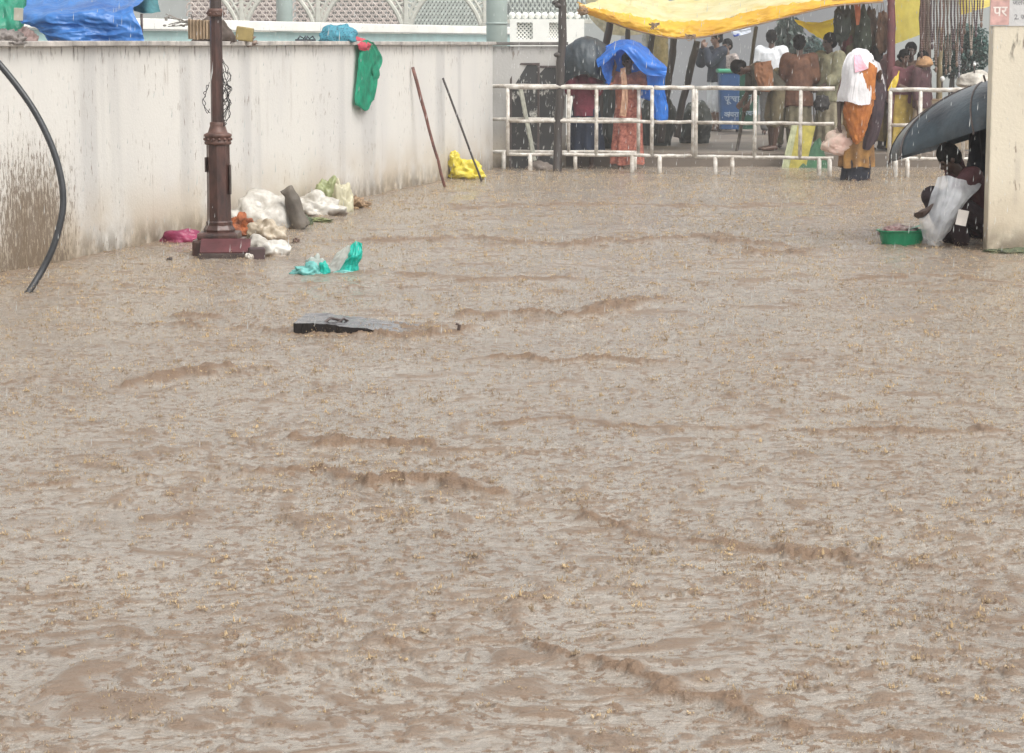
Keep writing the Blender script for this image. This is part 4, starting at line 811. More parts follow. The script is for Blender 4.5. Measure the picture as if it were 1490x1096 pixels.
# ------------------------------------------------------------------ BINS
MBLU = mat('blue_bin_plastic', (.02, .075, .20), rough=.35, var=.2); MGRN = mat('green_bin_plastic', (.01, .07, .045), rough=.35, var=.2); MGT = mat('green_bin_trim', (.05, .30, .18), rough=.35); MBT = mat('blue_bin_trim', (.05, .25, .5), rough=.35); MWT = mat('white_print', (.28, .34, .42), rough=.5, var=.1)
YBN = PYf+7.6
def bin_(px, mt, trim, word, label, w=.40):
    c = at0(px, YBN, PZ); r = empty('litter_bin', c, 0, label, 'bin', 'two litter bins on the pavement')
    mb = MB(); vs = []
    for z, sx_, sy_ in ((.05, .82, .8), (.9, 1.0, 1.0), (1.0, 1.02, 1.02)):
        for j in range(24):
            q = 2*math.pi*j/24; e = .35; vs.append(V((math.copysign(abs(math.cos(q))**e, math.cos(q))*w/2*sx_, math.copysign(abs(math.sin(q))**e, math.sin(q))*w/2*sy_, z)))
    fs = [(i*24+j, i*24+(j+1) % 24, (i+1)*24+(j+1) % 24, (i+1)*24+j) for i in range(2) for j in range(24)]+[tuple(range(24))[::-1], tuple(48+j for j in range(24))]
    mb.add(vs, fs); mb.build('bin_body', mt, r, False)
    mb = MB(); mb.box((0, 0, 1.04), (w*1.12, w*1.12, .07), None, .025); mb.build('lid', trim, r, True)
    for k, (wd, z, sz) in enumerate(word): text_mesh('lettering', wd, sz, MWT, r, Matrix.Translation((0.02, -w/2*(.86+.12*z)-.012, z)) @ Matrix.Rotation(math.radians(90+3), 4, 'X'))
    for x in (-.15, .15):
        mb = MB(); mb.tube([V((x-.02, .17, .05)), V((x+.02, .17, .05))], .05, 14); mb.build('wheel', MI2, r)
bin_(1062, MBLU, MGT, [('सूखा', .56, .15), ('कचरा', .30, .12)], 'blue litter bin with white lettering right of the man in white shorts')
bin_(1088, MGRN, MBT, [('गीला', .58, .15), ('कचरा', .32, .12)], 'dark green litter bin with white lettering beside the blue bin')
# ------------------------------------------------------------------ BACKGROUND STRUCTURES
MPALE = mat('misty_grey_wall', (.33, .355, .35), rough=.8, scale=.8, var=.12)
MTEAL = mat('pale_teal_paint', (.42, .60, .60), rough=.6, scale=2, var=.15); MWH2 = mat('white_limewash', (.82, .82, .78), rough=.6, scale=2, var=.1)
mb = MB(); a, b = at0(-250, 62), at0(1700, 62); mb.box(((a.x+b.x)/2, 62.2, 2.2), (b.x-a.x, .4, 4.6)); 
tag(mb.build('rear_building', MPALE), 'long plain pale grey building blurred by rain behind everything', 'building')
mb = MB(); a, b = AT(905, 100, 50), AT(1300, 100, 50); mb.box(((a.x+b.x)/2, 50.2, 1.3), (b.x-a.x, .3, 2.6)); tag(mb.build('lilac_wall', mat('lilac_grey_plaster', (.21, .22, .235), scale=1, var=.12)), 'pale lilac grey wall behind the man in the dark shirt', 'wall')
# teal parapet running away behind the wall
a = AT(-60, 20, 24); b = AT(745, 45, 44); a.z = b.z = 0; dr = (b-a); ln = dr.length; r = empty('teal_parapet', a, math.atan2(dr.y, dr.x), 'low pale teal wall with a white top band behind the cream wall', 'wall')
mb = MB(); mb.box((ln/2, .1, .93), (ln, .2, 1.86)); mb.build('wall_face', MTEAL, r)
mb = MB(); mb.box((ln/2, .08, 1.94), (ln, .32, .13), None, .01); mb.build('coping', MWH2, r)
# lattice screens
MJ = mat('cream_lattice', (.50, .50, .45), rough=.7, var=.2, scale=6); MJP = mat('pinkish_lattice', (.48, .42, .39), rough=.7, var=.25, scale=5); MJG = mat('grey_green_lattice', (.46, .50, .47), rough=.7, var=.2)
YL = 46.0
def scale_screen(x0, x1, y1, y2, label, mt, cw=11.0, chh=9.0, diamond=False, dark=(.10, .12, .11), rad=.023):
    c = AT((x0+x1)/2, y1, YL); r = empty('lattice_screen', c, 0, label, 'screen', 'ornamental lattice screens beyond the wall')
    def Q(x, y, dy=0): return AT(x, y, YL+dy)-c
    mb = MB(); y = y1; row = 0
    while y > y2:
        x = x0+(cw/2 if row % 2 else 0)
        while x < x1-cw*.4:
            if diamond:
                mb.tube([Q(x, y), Q(x+cw/2, y-chh)], rad, 5); mb.tube([Q(x+cw/2, y, .02), Q(x, y-chh, .02)], rad, 5)
                mb.ell(Q(x+cw/4, y-chh/2), .03, 6, 4)
                x += cw/2
            else:
                pts = [Q(x+cw/2-cw/2*math.cos(t*math.pi), y-chh*.95*math.sin(t*math.pi)**.8*1.0) for t in [i/8 for i in range(9)]]
                mb.tube(pts, rad, 6); mb.tube([Q(x+cw*.5, y), Q(x+cw*.5, y-chh*.45)], rad*.8, 5)
                x += cw
        y -= chh*(1 if diamond else .62); row += 1
    mb.build('lattice', mt, r)
    mb = MB(); w = Q(x1, y1)-Q(x0, y1); mb.box((Q((x0+x1)/2, y1)+V((0, 0, -.02))), (w.x, .1, .08), None, .01); mb.build('frame', MJ, r)
    a, b = Q(x0, y1), Q(x1, y2); mb = MB(); mb.box(((a.x+b.x)/2, .8, (a.z+b.z)/2), (b.x-a.x, .1, b.z-a.z)); mb.build('backing', mat('backing_'+label[:6], dark, var=.3, scale=4), r)
scale_screen(272, 404, 46, -12, 'pinkish scalloped lattice screen behind the lamp post', MJP, dark=(.13, .10, .095))
scale_screen(426, 585, 46, -12, 'scalloped lattice screen above the blue cloth bundle', MJP, dark=(.10, .115, .105))
scale_screen(596, 712, 44, -12, 'diamond lattice screen between the ornate post and grey pipe', MJG, 11, 9, True, dark=(.045, .06, .05), rad=.022)
scale_screen(736, 862, 30, -12, 'diamond lattice screen above the white pavilion wall', MJG, 13, 11, True, dark=(.15, .17, .165), rad=.016)
MPP = mat('grey_green_pipe', (.30, .36, .34), rough=.4, var=.12, scale=3)
for px, w, yb_, lb in ((415, .14, 62, 'slim grey green pipe column left of the blue bundle'), (723, .165, 66, 'wide grey green pipe column above the wall corner')):
    c = at0(px, 40 if px < 500 else 37); mb = MB(); mb.tube([V((0, 0, 0)), V((0, 0, 2.2)), V((0, 0, 4))], w, 20); mb.tube([V((0, 0, 2.0)), V((0, 0, 2.03))], w*1.06, 20)
    o = mb.build('pipe_column', MPP, None, True); o.location = c; tag(o, lb, 'column')
for k, (px, lb) in enumerate(((352, 'ornate cream post with flaring brackets half hidden by the lamp post'), (463, 'ornate cream post with flaring brackets above the dark sandals'), (591, 'ornate cream post with flaring brackets between two lattice screens'), (706, 'ornate cream post with flaring brackets beside the wide pipe column'))):
    c = AT(px, 52, 44.5); r = empty('ornate_post', c, 0, lb, 'post', 'ornate bracket posts of the lattice')
    mb = MB(); mb.box((0, 0, -.7), (.12, .12, 1.9), None, .01); mb.box((0, 0, .28), (.075, .09, .9), None, .01); mb.build('post_shaft', MJ, r)
    for sg in (-1, 1):
        mb = MB()
        pts = [V((sg*.05, 0, .05)), V((sg*.10, 0, .25)), V((sg*.19, 0, .45)), V((sg*.34, 0, .66)), V((sg*.52, 0, .80))]; pp = [cr(pts, i/16) for i in range(17)]; mb.tube(pp, .045, 7)
        mb.tube([p+V((-sg*.06-.0, 0, .10)) for p in pp], .03, 6)
        for i in range(1, 9):
            q = pp[i*2-1]; mb.tube([q, V((q.x*.55, 0, q.z+.08)), V((sg*.03, 0, q.z+.12))], .022, 5); mb.ell(V((q.x*.6, 0, q.z+.09)), (.03, .02, .03), 8, 5)
        mb.build('bracket', MJ, r)
# white pavilion wall with lattice windows
Yw = 39.0; r = empty('pavilion', AT(742, 66, Yw), 0, 'white pavilion wall with two square lattice windows above the grey wall', 'building')
def PW(px, py): return AT(px, py, Yw)-V(r.location)
wins = [(752, 775, 33, 57), (799, 816, 33, 57)]
segs = [(742, 752, 28, 68), (775, 799, 28, 68), (816, 850, 28, 68), (752, 775, 28, 33), (752, 775, 57, 68), (799, 816, 28, 33), (799, 816, 57, 68)]
mb = MB()
for x0, x1, y0_, y1_ in segs:
    a, b = PW(x0, y1_), PW(x1, y0_); mb.box(((a.x+b.x)/2, 0, (a.z+b.z)/2-(.0)), (b.x-a.x, .16, b.z-a.z))
a, b = PW(742, 68), PW(850, 68); mb.box(((a.x+b.x)/2, 0, a.z/1-.9), (b.x-a.x, .16, 1.8)); mb.build('wall', MWH2, r)
for x0, x1, y0_, y1_ in wins:
    a, b = PW(x0, y1_), PW(x1, y0_); mb = MB(); n = 4; w, h = b.x-a.x, b.z-a.z
    for i in range(-n, n+1):
        for sgn in (1, -1):
            pts = []
            x_s = a.x+w*i/n
            t0 = max(0, -i/n); t1 = min(1, 1-i/n)
            if t1 <= t0: continue
            p0_ = V((x_s+w*t0, 0, a.z+h*t0)); p1_ = V((x_s+w*t1, 0, a.z+h*t1))
            if sgn < 0: p0_.z = a.z+h-(p0_.z-a.z); p1_.z = a.z+h-(p1_.z-a.z)
            mb.tube([p0_, p1_], .012, 5)
    wdw = mb.build('window', MWH2, r); mb = MB(); mb.box(((a.x+b.x)/2, .07, (a.z+b.z)/2), (w, .02, h)); mb.build('opening_shade_panel', mat('painted_opening_shade', (.10, .12, .12)), wdw)  # solid dark panel, its colour stands in for shade inside the window
mb = MB()
for i in range(11): mb.ell(PW(745+i*9.5, 22.5), (.055, .05, .055), 10, 7); mb.tube([PW(745+i*9.5, 22), PW(745+i*9.5, 28)], .02, 6)
mb.build('finial_row', MWH2, r, True)
# blue tarp stall on the left behind the wall
MBT2 = plastic('blue_tarpaulin', (.05, .19, .50), rough=.32, trans=.2, var=.25, scale=3, bump=.5, c2=(.025, .11, .36))
YT = 20.6
def T(px, py, dy=0): return AT(px, py, YT+dy)
r = tag(patch('blue_tarpaulin', [[T(40, -20, 1.2), T(90, -22, 1.2), T(140, -24, 1.2), T(185, -22, 1.2), T(222, -14, 1.1)],
    [T(38, 8, .5), T(90, 9, .4), T(140, 5, .4), T(180, 5, .5), T(212, 0, .5)],
    [T(28, 30, .2), T(70, 24, 0), T(120, 20, 0), T(160, 20, .05), T(194, 16, .1)],
    [T(52, 40, .1), T(85, 38, -.05), T(130, 38, 0), T(170, 40, 0), T(206, 42, 0)],
    [T(66, 52, .05), T(95, 55, -.08), T(140, 56, 0), T(175, 58, 0), T(210, 59, 0)],
    [T(80, 70, .05), T(110, 72, -.06), T(145, 73, 0), T(180, 74, 0), T(210, 74, 0)]], MBT2, None, 160, 110, .042, 4.2, 21, (1.1, 1.5)), 'large wrinkled blue tarpaulin draped over goods behind the wall', 'tarpaulin')
MGT2 = plastic('green_tarpaulin', (.03, .27, .17), trans=.2, rough=.4)
tag(patch('green_tarpaulin', [[T(-30, -20, 1), T(10, -20, 1), T(52, -20, 1)], [T(-30, 15, .7), T(8, 12, .7), T(40, 6, .7)], [T(-30, 45, .5), T(8, 45, .5), T(34, 40, .5)], [T(-30, 70, .4), T(8, 66, .4), T(36, 64, .4)]], MGT2, None, 40, 40, .05, 5, 22), 'green tarpaulin at the left end beside the blue one', 'tarpaulin')
mb = MB(); c = T(27, 21, .15); mb.box((0, 0, 0), (.08, .02, .11), Matrix.Rotation(.06, 3, 'Y'), .003); o = mb.build('pale_board', mat('pale_board', (.42, .40, .33))); o.location = c; tag(o, 'small pale board between the green and blue tarpaulins', 'board')
um = tag(patch('teal_umbrella_edge', [[T(185, -20, 1.4), T(205, -22, 1.4), T(228, -16, 1.4)], [T(190, 5, 1.2), T(210, 3, 1.1), T(229, 2, 1.2)], [T(196, 17, 1.1), T(215, 20, 1.0), T(234, 17, 1.1)]], cloth('dark_teal_cloth', (.06, .17, .19), trans=.1), None, 24, 20, .02, 3, 23), 'dark teal cloth corner sticking out right of the blue tarpaulin', 'cloth')
mb = MB(); mb.tube([T(206, 20, .6), T(206.5, 70, .6)], .012, 8); tag(mb.build('support_pole', MI2, None, True), 'thin metal pole at the right edge of the blue tarpaulin', 'pole')
# dead twig on parapet
mb = MB(); R4 = random.Random(5)
for i in range(16):
    a = AT(285-R4.random()*5, 34, 25.2); e = AT(285-R4.uniform(10, 50), R4.uniform(20, 40), 25.2+R4.uniform(-.2, .2)); mb.tube([a, a.lerp(e, .5)+V((0, 0, R4.uniform(-.04, .05))), e], .005, 4)
for i in range(10): mb.ell(AT(R4.uniform(238, 280), R4.uniform(24, 38), 25.2), (.02, .01, .012), 6, 4)
tag(mb.build('dry_twigs', mat('grey_twigs', (.22, .2, .18))), 'spray of dry grey twigs left of the tan cardboard', 'twigs')
# foliage shrubs (right, and a little behind the crowd)
def shrub(px, py, Y, w, h, n, label, cc, leaf=.07, droop=.3, name='shrub'):
    c = AT(px, py, Y); r = empty(name, c, 0, label, 'shrub'); vs, fs = [], []; rr_ = random.Random(int(px))
    for i in range(n):
        while True:
            p = V((rr_.uniform(-1, 1), rr_.uniform(-1, 1), rr_.uniform(-1, 1)))
            if p.length < 1 and mn.noise(p*2.6+V((px, 0, 0))) > -.15: break
        p = V((p.x*w, p.y*.5, p.z*h)); d = V((rr_.uniform(-1, 1), rr_.uniform(-1, 1), rr_.uniform(-1, .6)-droop)).normalized(); l = leaf*rr_.uniform(.6, 1.4)
        s_ = d.cross(V((rr_.uniform(-1, 1), rr_.uniform(-1, 1), 1))).normalized()*l*.28; k = len(vs)
        vs += [p, p+d*l*.5+s_, p+d*l, p+d*l*.5-s_]; fs.append((k, k+1, k+2, k+3))
    mesh_obj('foliage', vs, fs, mat('leaf_%d' % int(px), cc, rough=.4, var=.7, scale=5, trans=.3), r)
    mb = MB()
    for i in range(5): mb.tube([V((rr_.uniform(-.1, .1), 0, -c.z+.15)), V((rr_.uniform(-.2, .2)*w, 0, -h*.5)), V((rr_.uniform(-.7, .7)*w, 0, h*.4))], .018, 6)
    mb.build('stem', MBK, r)
shrub(1408, 72, 37, .38, .42, 2600, 'bluish green leafy shrub behind the garlands near the pillar', (.04, .10, .085))
shrub(1385, 85, 38.5, .3, .3, 1200, 'darker low shrub behind the brown trunk', (.025, .05, .045))
shrub(1148, 50, 43, .28, .36, 900, 'drooping grey green leaves above the man in brown', (.07, .10, .085), .13, 1.2)
shrub(1180, 78, 44, .3, .35, 900, 'blue green leaves between the brown and olive shirted men', (.05, .11, .10), .1, .6)
# ------------------------------------------------------------------ PEOPLE
SK = {}
def skin_mat(k):
    if k not in SK: SK[k] = mat('skin_%d' % len(SK), k, rough=.4, var=.2, scale=6)
    return SK[k]
MHAIR = mat('black_hair', (.004, .0035, .0035), spec=.15, rough=.7, var=.4, scale=40, bump=.5, bscale=60); MEYE = mat('dark_eye', (.02, .015, .012), rough=.2); MLIP = mat('lip', (.16, .06, .05), rough=.4)
BASE = dict(pelvis=(0, 0, .53), chest=(0, 0, .70), neck=(0, 0, .83), head=(0, -.012, .925), face=(0, -1, 0),
  sl=(-.105, 0, .805), sr=(.105, 0, .805), el=(-.13, .01, .63), er=(.13, .01, .63), wl=(-.14, -.03, .48), wr=(.14, -.03, .48),
  hl=(-.05, 0, .52), hr=(.05, 0, .52), kl=(-.055, -.012, .285), kr=(.055, -.012, .285), al=(-.055, .01, .045), ar=(.055, .01, .045))
def loft(g, secs, sx, sy, n=28):
    k0 = len(secs); vs = [c+sx*rx*math.cos(2*math.pi*j/n)+sy*ry*math.sin(2*math.pi*j/n) for c, rx, ry in secs for j in range(n)]
    fs = [(i*n+j, i*n+(j+1) % n, (i+1)*n+(j+1) % n, (i+1)*n+j) for i in range(k0-1) for j in range(n)]+[tuple(range(n))[::-1], tuple((k0-1)*n+j for j in range(n))]
    g.add(vs, fs)
def person(px, Y, z0, h, yaw, label, J=None, skin=(.10, .055, .035), clothes=(), hair=True, curl=.6, group=None, loc=None, feet=True):
    P = {k: V(v) for k, v in BASE.items()}
    for k, v in (J or {}).items(): P[k] = V(v)
    face = P.pop('face').normalized(); P = {k: v*h for k, v in P.items()}
    c = loc if loc else at0(px, Y, z0)
    r = empty('person', c, yaw, label, 'person', group)
    u = h; mb = MB(); sm = skin_mat(skin)
    up = (P['neck']-P['pelvis']).normalized()
    side = (P['sr']-P['sl']).normalized(); fwd = side.cross(up).normalized()
    Mt = Matrix((side, fwd, up)).transposed()
    mb.ell(P['chest']+up*.03*u, (.092*u, .058*u, .10*u), 16, 12, Mt); mb.ell(P['pelvis'], (.082*u, .06*u, .075*u), 16, 12, Mt); mb.ell(P['pelvis'].lerp(P['chest'], .5), (.074*u, .052*u, .10*u), 16, 12, Mt)
    mb.cap(P['chest']+up*.07*u, P['sl'], .045*u, .031*u); mb.cap(P['chest']+up*.07*u, P['sr'], .045*u, .031*u)
    mb.cap(P['neck']-up*.015*u, P['head']-up*.02*u, .030*u, .028*u)
    hup = (P['head']-P['neck']).normalized(); f = (face-hup*face.dot(hup)).normalized(); hs_ = f.cross(hup).normalized(); Mh = Matrix((hs_, f, hup)).transposed(); hc = P['head']
    def hp(x, y, z): return hc+(Mh @ V((x, y, z)))*u
    mb.ell(hp(0, -.006, .012), (.044*u, .054*u, .054*u), 16, 12, Mh); mb.ell(hp(0, .014, -.022), (.034*u, .036*u, .044*u), 16, 12, Mh)
    mb.cap(hp(0, .048, .008), hp(0, .060, -.014), .006*u, .0095*u); mb.cap(hp(-.014, .050, -.034), hp(.014, .050, -.034), .006*u, .006*u); mb.ell(hp(0, .038, -.056), .013*u)
    for sg in (-1, 1): mb.ell(hp(sg*.046, -.002, -.004), (.007*u, .012*u, .018*u), 10, 8, Mh); mb.cap(hp(sg*.008, .047, .014), hp(sg*.03, .04, .014), .006*u, .005*u)
    for a in 'lr':
        mb.cap(P['s'+a], P['e'+a], .030*u, .022*u); mb.cap(P['e'+a], P['w'+a], .023*u, .0145*u)
        d = (P['w'+a]-P['e'+a]).normalized(); sd_ = d.cross(V((0, 1, 0))).normalized() if abs(d.y) < .9 else V((1, 0, 0)); nrm = d.cross(sd_).normalized(); sg = -1 if a == 'l' else 1
        w = P['w'+a]; pe = w+d*.048*u
        mb.cap(w, w+d*.03*u, .0145*u, .017*u); mb.cap(w+d*.025*u+nrm*.012*u, pe+nrm*.016*u, .010*u, .009*u); mb.cap(w+d*.025*u-nrm*.012*u, pe-nrm*.016*u, .010*u, .009*u)
        for i in range(4):
            b = pe+nrm*(-.018+.012*i)*u; L1 = [.02, .024, .022, .017][i]*u; k1 = b+(d*math.cos(curl*.5)+sd_*sg*-math.sin(curl*.5))*L1; k2 = k1+(d*math.cos(curl*1.5)+sd_*sg*-math.sin(curl*1.5))*L1*.9
            mb.cap(b, k1, .0056*u, .0052*u, 8); mb.cap(k1, k2, .0052*u, .0044*u, 8)
        tb = w+d*.018*u-nrm*.014*u; t1 = tb+(d*.7-nrm*.7-sd_*sg*.2)*.026*u; mb.cap(tb, t1, .008*u, .006*u, 8); mb.cap(t1, t1+(d*.95-nrm*.1-sd_*sg*.4)*.018*u, .006*u, .005*u, 8)
        mb.cap(P['h'+a], P['k'+a], .050*u, .034*u); mb.cap(P['k'+a], P['k'+a].lerp(P['a'+a], .35)+V((0, .008*u, 0)), .033*u, .033*u); mb.cap(P['k'+a].lerp(P['a'+a], .35)+V((0, .008*u, 0)), P['a'+a], .033*u, .020*u)
        if feet: toe = P['a'+a]+V((sg*.012*u, -.085*u, -.028*u)); mb.cap(P['a'+a]-V((0, -.012*u, .018*u)), toe, .024*u, .016*u); mb.ell(toe+V((0, -.008*u, -.001*u)), (.026*u, .022*u, .014*u))
    eyes = [hp(-.018, .048, .004), hp(.018, .048, .004)]; lip = hp(0, .056, -.034)
    def post(m):
        m.materials.append(MEYE); m.materials.append(MLIP)
        for p in m.polygons:
            if min((p.center-e).length for e in eyes) < .0085*u: p.material_index = 1
            elif abs((p.center-lip).dot(hup)) < .005*u and (p.center-lip).length < .017*u: p.material_index = 2
    remesh('body', mb, .0085, sm, r, post=post, smooth=3)
    if hair:
        hb = MB(); hb.ell(hp(0, -.014, .026), (.056*u, .061*u, .057*u), 18, 12, Mh); hb.ell(hp(0, -.03, -.006), (.051*u, .042*u, .050*u), 16, 10, Mh); 
        if hair == 'bun': hb.ell(hp(0, -.085, .0), .027*u)
        remesh('hair', hb, .009, MHAIR, r, .006, 45, 2)
    for cl in clothes:
        kind, name, mt = cl[0], cl[1], cl[2]; o = cl[3] if len(cl) > 3 else {}
        g = MB(); e = o.get('e', .012)*u/1.0
        if kind == 'shirt':
            sl_ = o.get('sleeve', .6); hem = o.get('hem', .0)
            loft(g, [(P['chest']+up*.105*u, .055*u+e, .040*u+e), (P['chest']+up*.085*u, .098*u+e, .052*u+e), (P['chest']+up*.03*u, .100*u+e, .062*u+e), (P['pelvis'].lerp(P['chest'], .5), .094*u+e, .064*u+e), (P['pelvis'], .096*u+e, .068*u+e), (P['pelvis']-up*(hem+.01)*u, .102*u+e, .072*u+e)], side, fwd)
            for a in 'lr': g.cap(P['chest']+up*.07*u, P['s'+a], .047*u+e*.6, .033*u+e*.7)
            for a in 'lr':
                if sl_ > 0:
                    t = min(1, sl_*2); q = P['s'+a].lerp(P['e'+a], t); g.cap(P['s'+a]-up*.01*u, q, .036*u+e, (.030+.006*(1-t))*u+e)
                    if sl_ > .5: q2 = P['e'+a].lerp(P['w'+a], (sl_-.5)*2); g.cap(P['e'+a], q2, .030*u+e, .022*u+e)
        elif kind == 'trousers':
            ln_ = o.get('len', 1.0); g.ell(P['pelvis'], (.084*u+e, .062*u+e, .07*u), 18, 12, Mt)
            for a in 'lr':
                t = min(1, ln_*2); q = P['h'+a].lerp(P['k'+a], t); g.cap(P['h'+a], q, .052*u+e, .04*u+e)
                if ln_ > .5: q2 = P['k'+a].lerp(P['a'+a], (ln_-.5)*2); g.cap(P['k'+a], q2, .038*u+e, .028*u+e)
        elif kind == 'skirt':
            z1 = o.get('top', .57)*u; z2 = o.get('bot', .06)*u; w1_ = o.get('w1', .088)*u; w2_ = o.get('w2', .11)*u; ng = o.get('folds', 9); cxm = (P['al']+P['ar'])*.5; n = 72; vs = []; kk = 24
            for i in range(kk+1):
                t = i/kk; z = z1+(z2-z1)*t; cc = V((P['pelvis'].x*(1-t)+cxm.x*t, P['pelvis'].y*(1-t)+cxm.y*t, z)); w_ = w1_+(w2_-w1_)*t**.8
                for j in range(n):
                    qn = 2*math.pi*j/n; fo = 1+t*.13*math.sin(ng*qn+2*mn.noise(V((px, t*2, 0))))+.06*mn.noise(V((math.cos(qn)*2, math.sin(qn)*2, t*3+px)))
                    vs.append(cc+V((w_*fo*math.cos(qn), w_*fo*.72*math.sin(qn), .012*math.sin(ng*qn*.5)*(t > .95))))
            fs = [(i*n+j, i*n+(j+1) % n, (i+1)*n+(j+1) % n, (i+1)*n+j) for i in range(kk) for j in range(n)]+[tuple(range(n))]
            mesh_obj(name, vs, fs, mt, r, True); continue
        remesh(name, g, .011, mt, r, o.get('wr', .010), o.get('ws', 11), 4)
    return r
# 1 woman with white towel on her head, orange sari, bag (front of the barrier)
SD = (.065, .035, .024)
Yw1 = G(1250, 263).y
MOR = cloth('orange_sari', (.40, .15, .035), c2=(.27, .08, .02)); MMU = cloth('mustard_cloth', (.30, .16, .045), c2=(.13, .07, .035)); MNV = cloth('navy_hem', (.014, .016, .026))
w = person(1250, Yw1, -.02, 1.60, .35, 'woman in orange sari with a white towel over her head holding a bag',
  dict(wl=(-.175, -.02, .475), el=(-.165, .0, .63), er=(.17, -.03, .66), wr=(.11, -.13, .80), head=(-.005, -.03, .915), face=(-.6, -1, -.2)), SD,
  [('shirt', 'blouse', cloth('dark_blouse', (.11, .05, .04)), dict(sleeve=.35)), ('skirt', 'sari_skirt', MMU, dict(top=.60, bot=.12, w1=.115, w2=.14)), ('skirt', 'petticoat', MNV, dict(top=.20, bot=-.01, w1=.112, w2=.122, folds=5))])
base = V(w.location)
def tofig(root, px, py, dy=0): 
    p = AT(px, py, root.location.y+dy); return root.matrix_basis.inverted() @ p
bpy.context.view_layer.update()
T_ = lambda px, py, dy=0: tofig(w, px, py, dy)
patch('sari_drape', [[T_(1228, 120, -.20), T_(1244, 110, -.28), T_(1262, 100, -.26), T_(1275, 98, -.12)], [T_(1229, 145, -.22), T_(1245, 148, -.30), T_(1262, 140, -.28), T_(1273, 135, -.14)], [T_(1228, 165, -.20), T_(1243, 172, -.29), T_(1260, 165, -.28), T_(1272, 155, -.14)], [T_(1236, 190, -.2), T_(1245, 198, -.28), T_(1256, 190, -.26), T_(1262, 180, -.15)], [T_(1243, 205, -.2), T_(1247, 210, -.26), T_(1252, 204, -.24), T_(1256, 196, -.15)]], MOR, w, 44, 60, .03, 6, 31, (2, .9))
patch('sari_side', [[T_(1264, 90, -.2), T_(1268, 92, -.2), T_(1273, 96, -.15)], [T_(1263, 115, -.27), T_(1268, 116, -.26), T_(1273, 118, -.2)], [T_(1262, 142, -.27), T_(1267, 144, -.26), T_(1273, 146, -.2)]], MOR, w, 20, 24, .02, 4, 36)
MTW_ = cloth('white_towel', (.74, .73, .75), trans=.15, var=.12)
patch('head_towel', [[T_(1240, 76, .10), T_(1250, 71, .14), T_(1262, 74, .12), T_(1270, 82, .10)],
    [T_(1234, 80, -.02), T_(1246, 73, -.06), T_(1258, 76, -.06), T_(1272, 88, .02)],
    [T_(1226, 98, -.12), T_(1240, 90, -.24), T_(1258, 90, -.22), T_(1276, 98, -.10)],
    [T_(1224, 120, -.14), T_(1238, 115, -.31), T_(1252, 115, -.31), T_(1265, 112, -.24)],
    [T_(1219, 138, -.12), T_(1234, 140, -.33), T_(1250, 142, -.33), T_(1268, 132, -.27)],
    [T_(1217, 148, -.10), T_(1234, 148, -.33), T_(1250, 153, -.34), T_(1266, 152, -.29)]], MTW_, w, 60, 80, .016, 6, 32, (1.8, .5), edge=.012)
patch('dark_shawl', [[T_(1260, 84, -.05), T_(1272, 88, -.08), T_(1286, 104, -.05)], [T_(1258, 115, -.1), T_(1272, 118, -.16), T_(1290, 128, -.06)], [T_(1258, 150, -.1), T_(1274, 152, -.17), T_(1287, 152, -.06)], [T_(1258, 185, -.1), T_(1272, 188, -.17), T_(1282, 180, -.06)], [T_(1252, 215, -.1), T_(1264, 218, -.15), T_(1274, 205, -.06)]], cloth('dark_shawl', (.055, .035, .04), c2=(.03, .022, .03)), w, 24, 50, .025, 5, 38, (2, .8))
patch('towel_end', [[T_(1266, 84, -.08), T_(1280, 92, -.1)], [T_(1272, 102, -.12), T_(1284, 108, -.1)], [T_(1278, 120, -.1), T_(1288, 125, -.08)], [T_(1284, 136, -.08), T_(1289, 140, -.06)]], MTW_, w, 16, 36, .015, 4, 33)
patch('pink_print', [[T_(1243, 80, -.20), T_(1252, 79, -.20)], [T_(1243, 92, -.295), T_(1257, 90, -.285)], [T_(1244, 106, -.335), T_(1263, 100, -.275)]], cloth('pink_print_cloth', (.66, .30, .38), c2=(.64, .42, .48), scale=14), w, 20, 20, .01, 5, 34)
hb_ = AT(1220, 188, Yw1-.02)
r = empty('carry_bag', AT(1222, 205, Yw1-.05), 0, 'pale pink and cream cloth bag held in the lowered hand of the woman in orange', 'bag')
mpk_ = None; blob('bag_top', (.03, 0, .085), (.24, .14, .20), cloth('cream_bag_top', (.55, .44, .36)), r, 92, .25, 2, 4, .9, 0, .8); blob('bag_body', (0, 0, -.045), (.46, .26, .31), cloth('pale_pink_bag', (.60, .40, .35), c2=(.48, .42, .34), scale=3), r, 91, .24, 1.6, 5, .75, .1, .8)
mb = MB(); ha = hb_-V(r.location); mb.tube([V((-.12, 0, .06)), ha+V((-.02, 0, 0)), ha+V((.03, 0, 0)), V((.12, 0, .06))], .016, 8); mb.build('handle', cloth('bag_handle', (.5, .42, .36)), r, True)
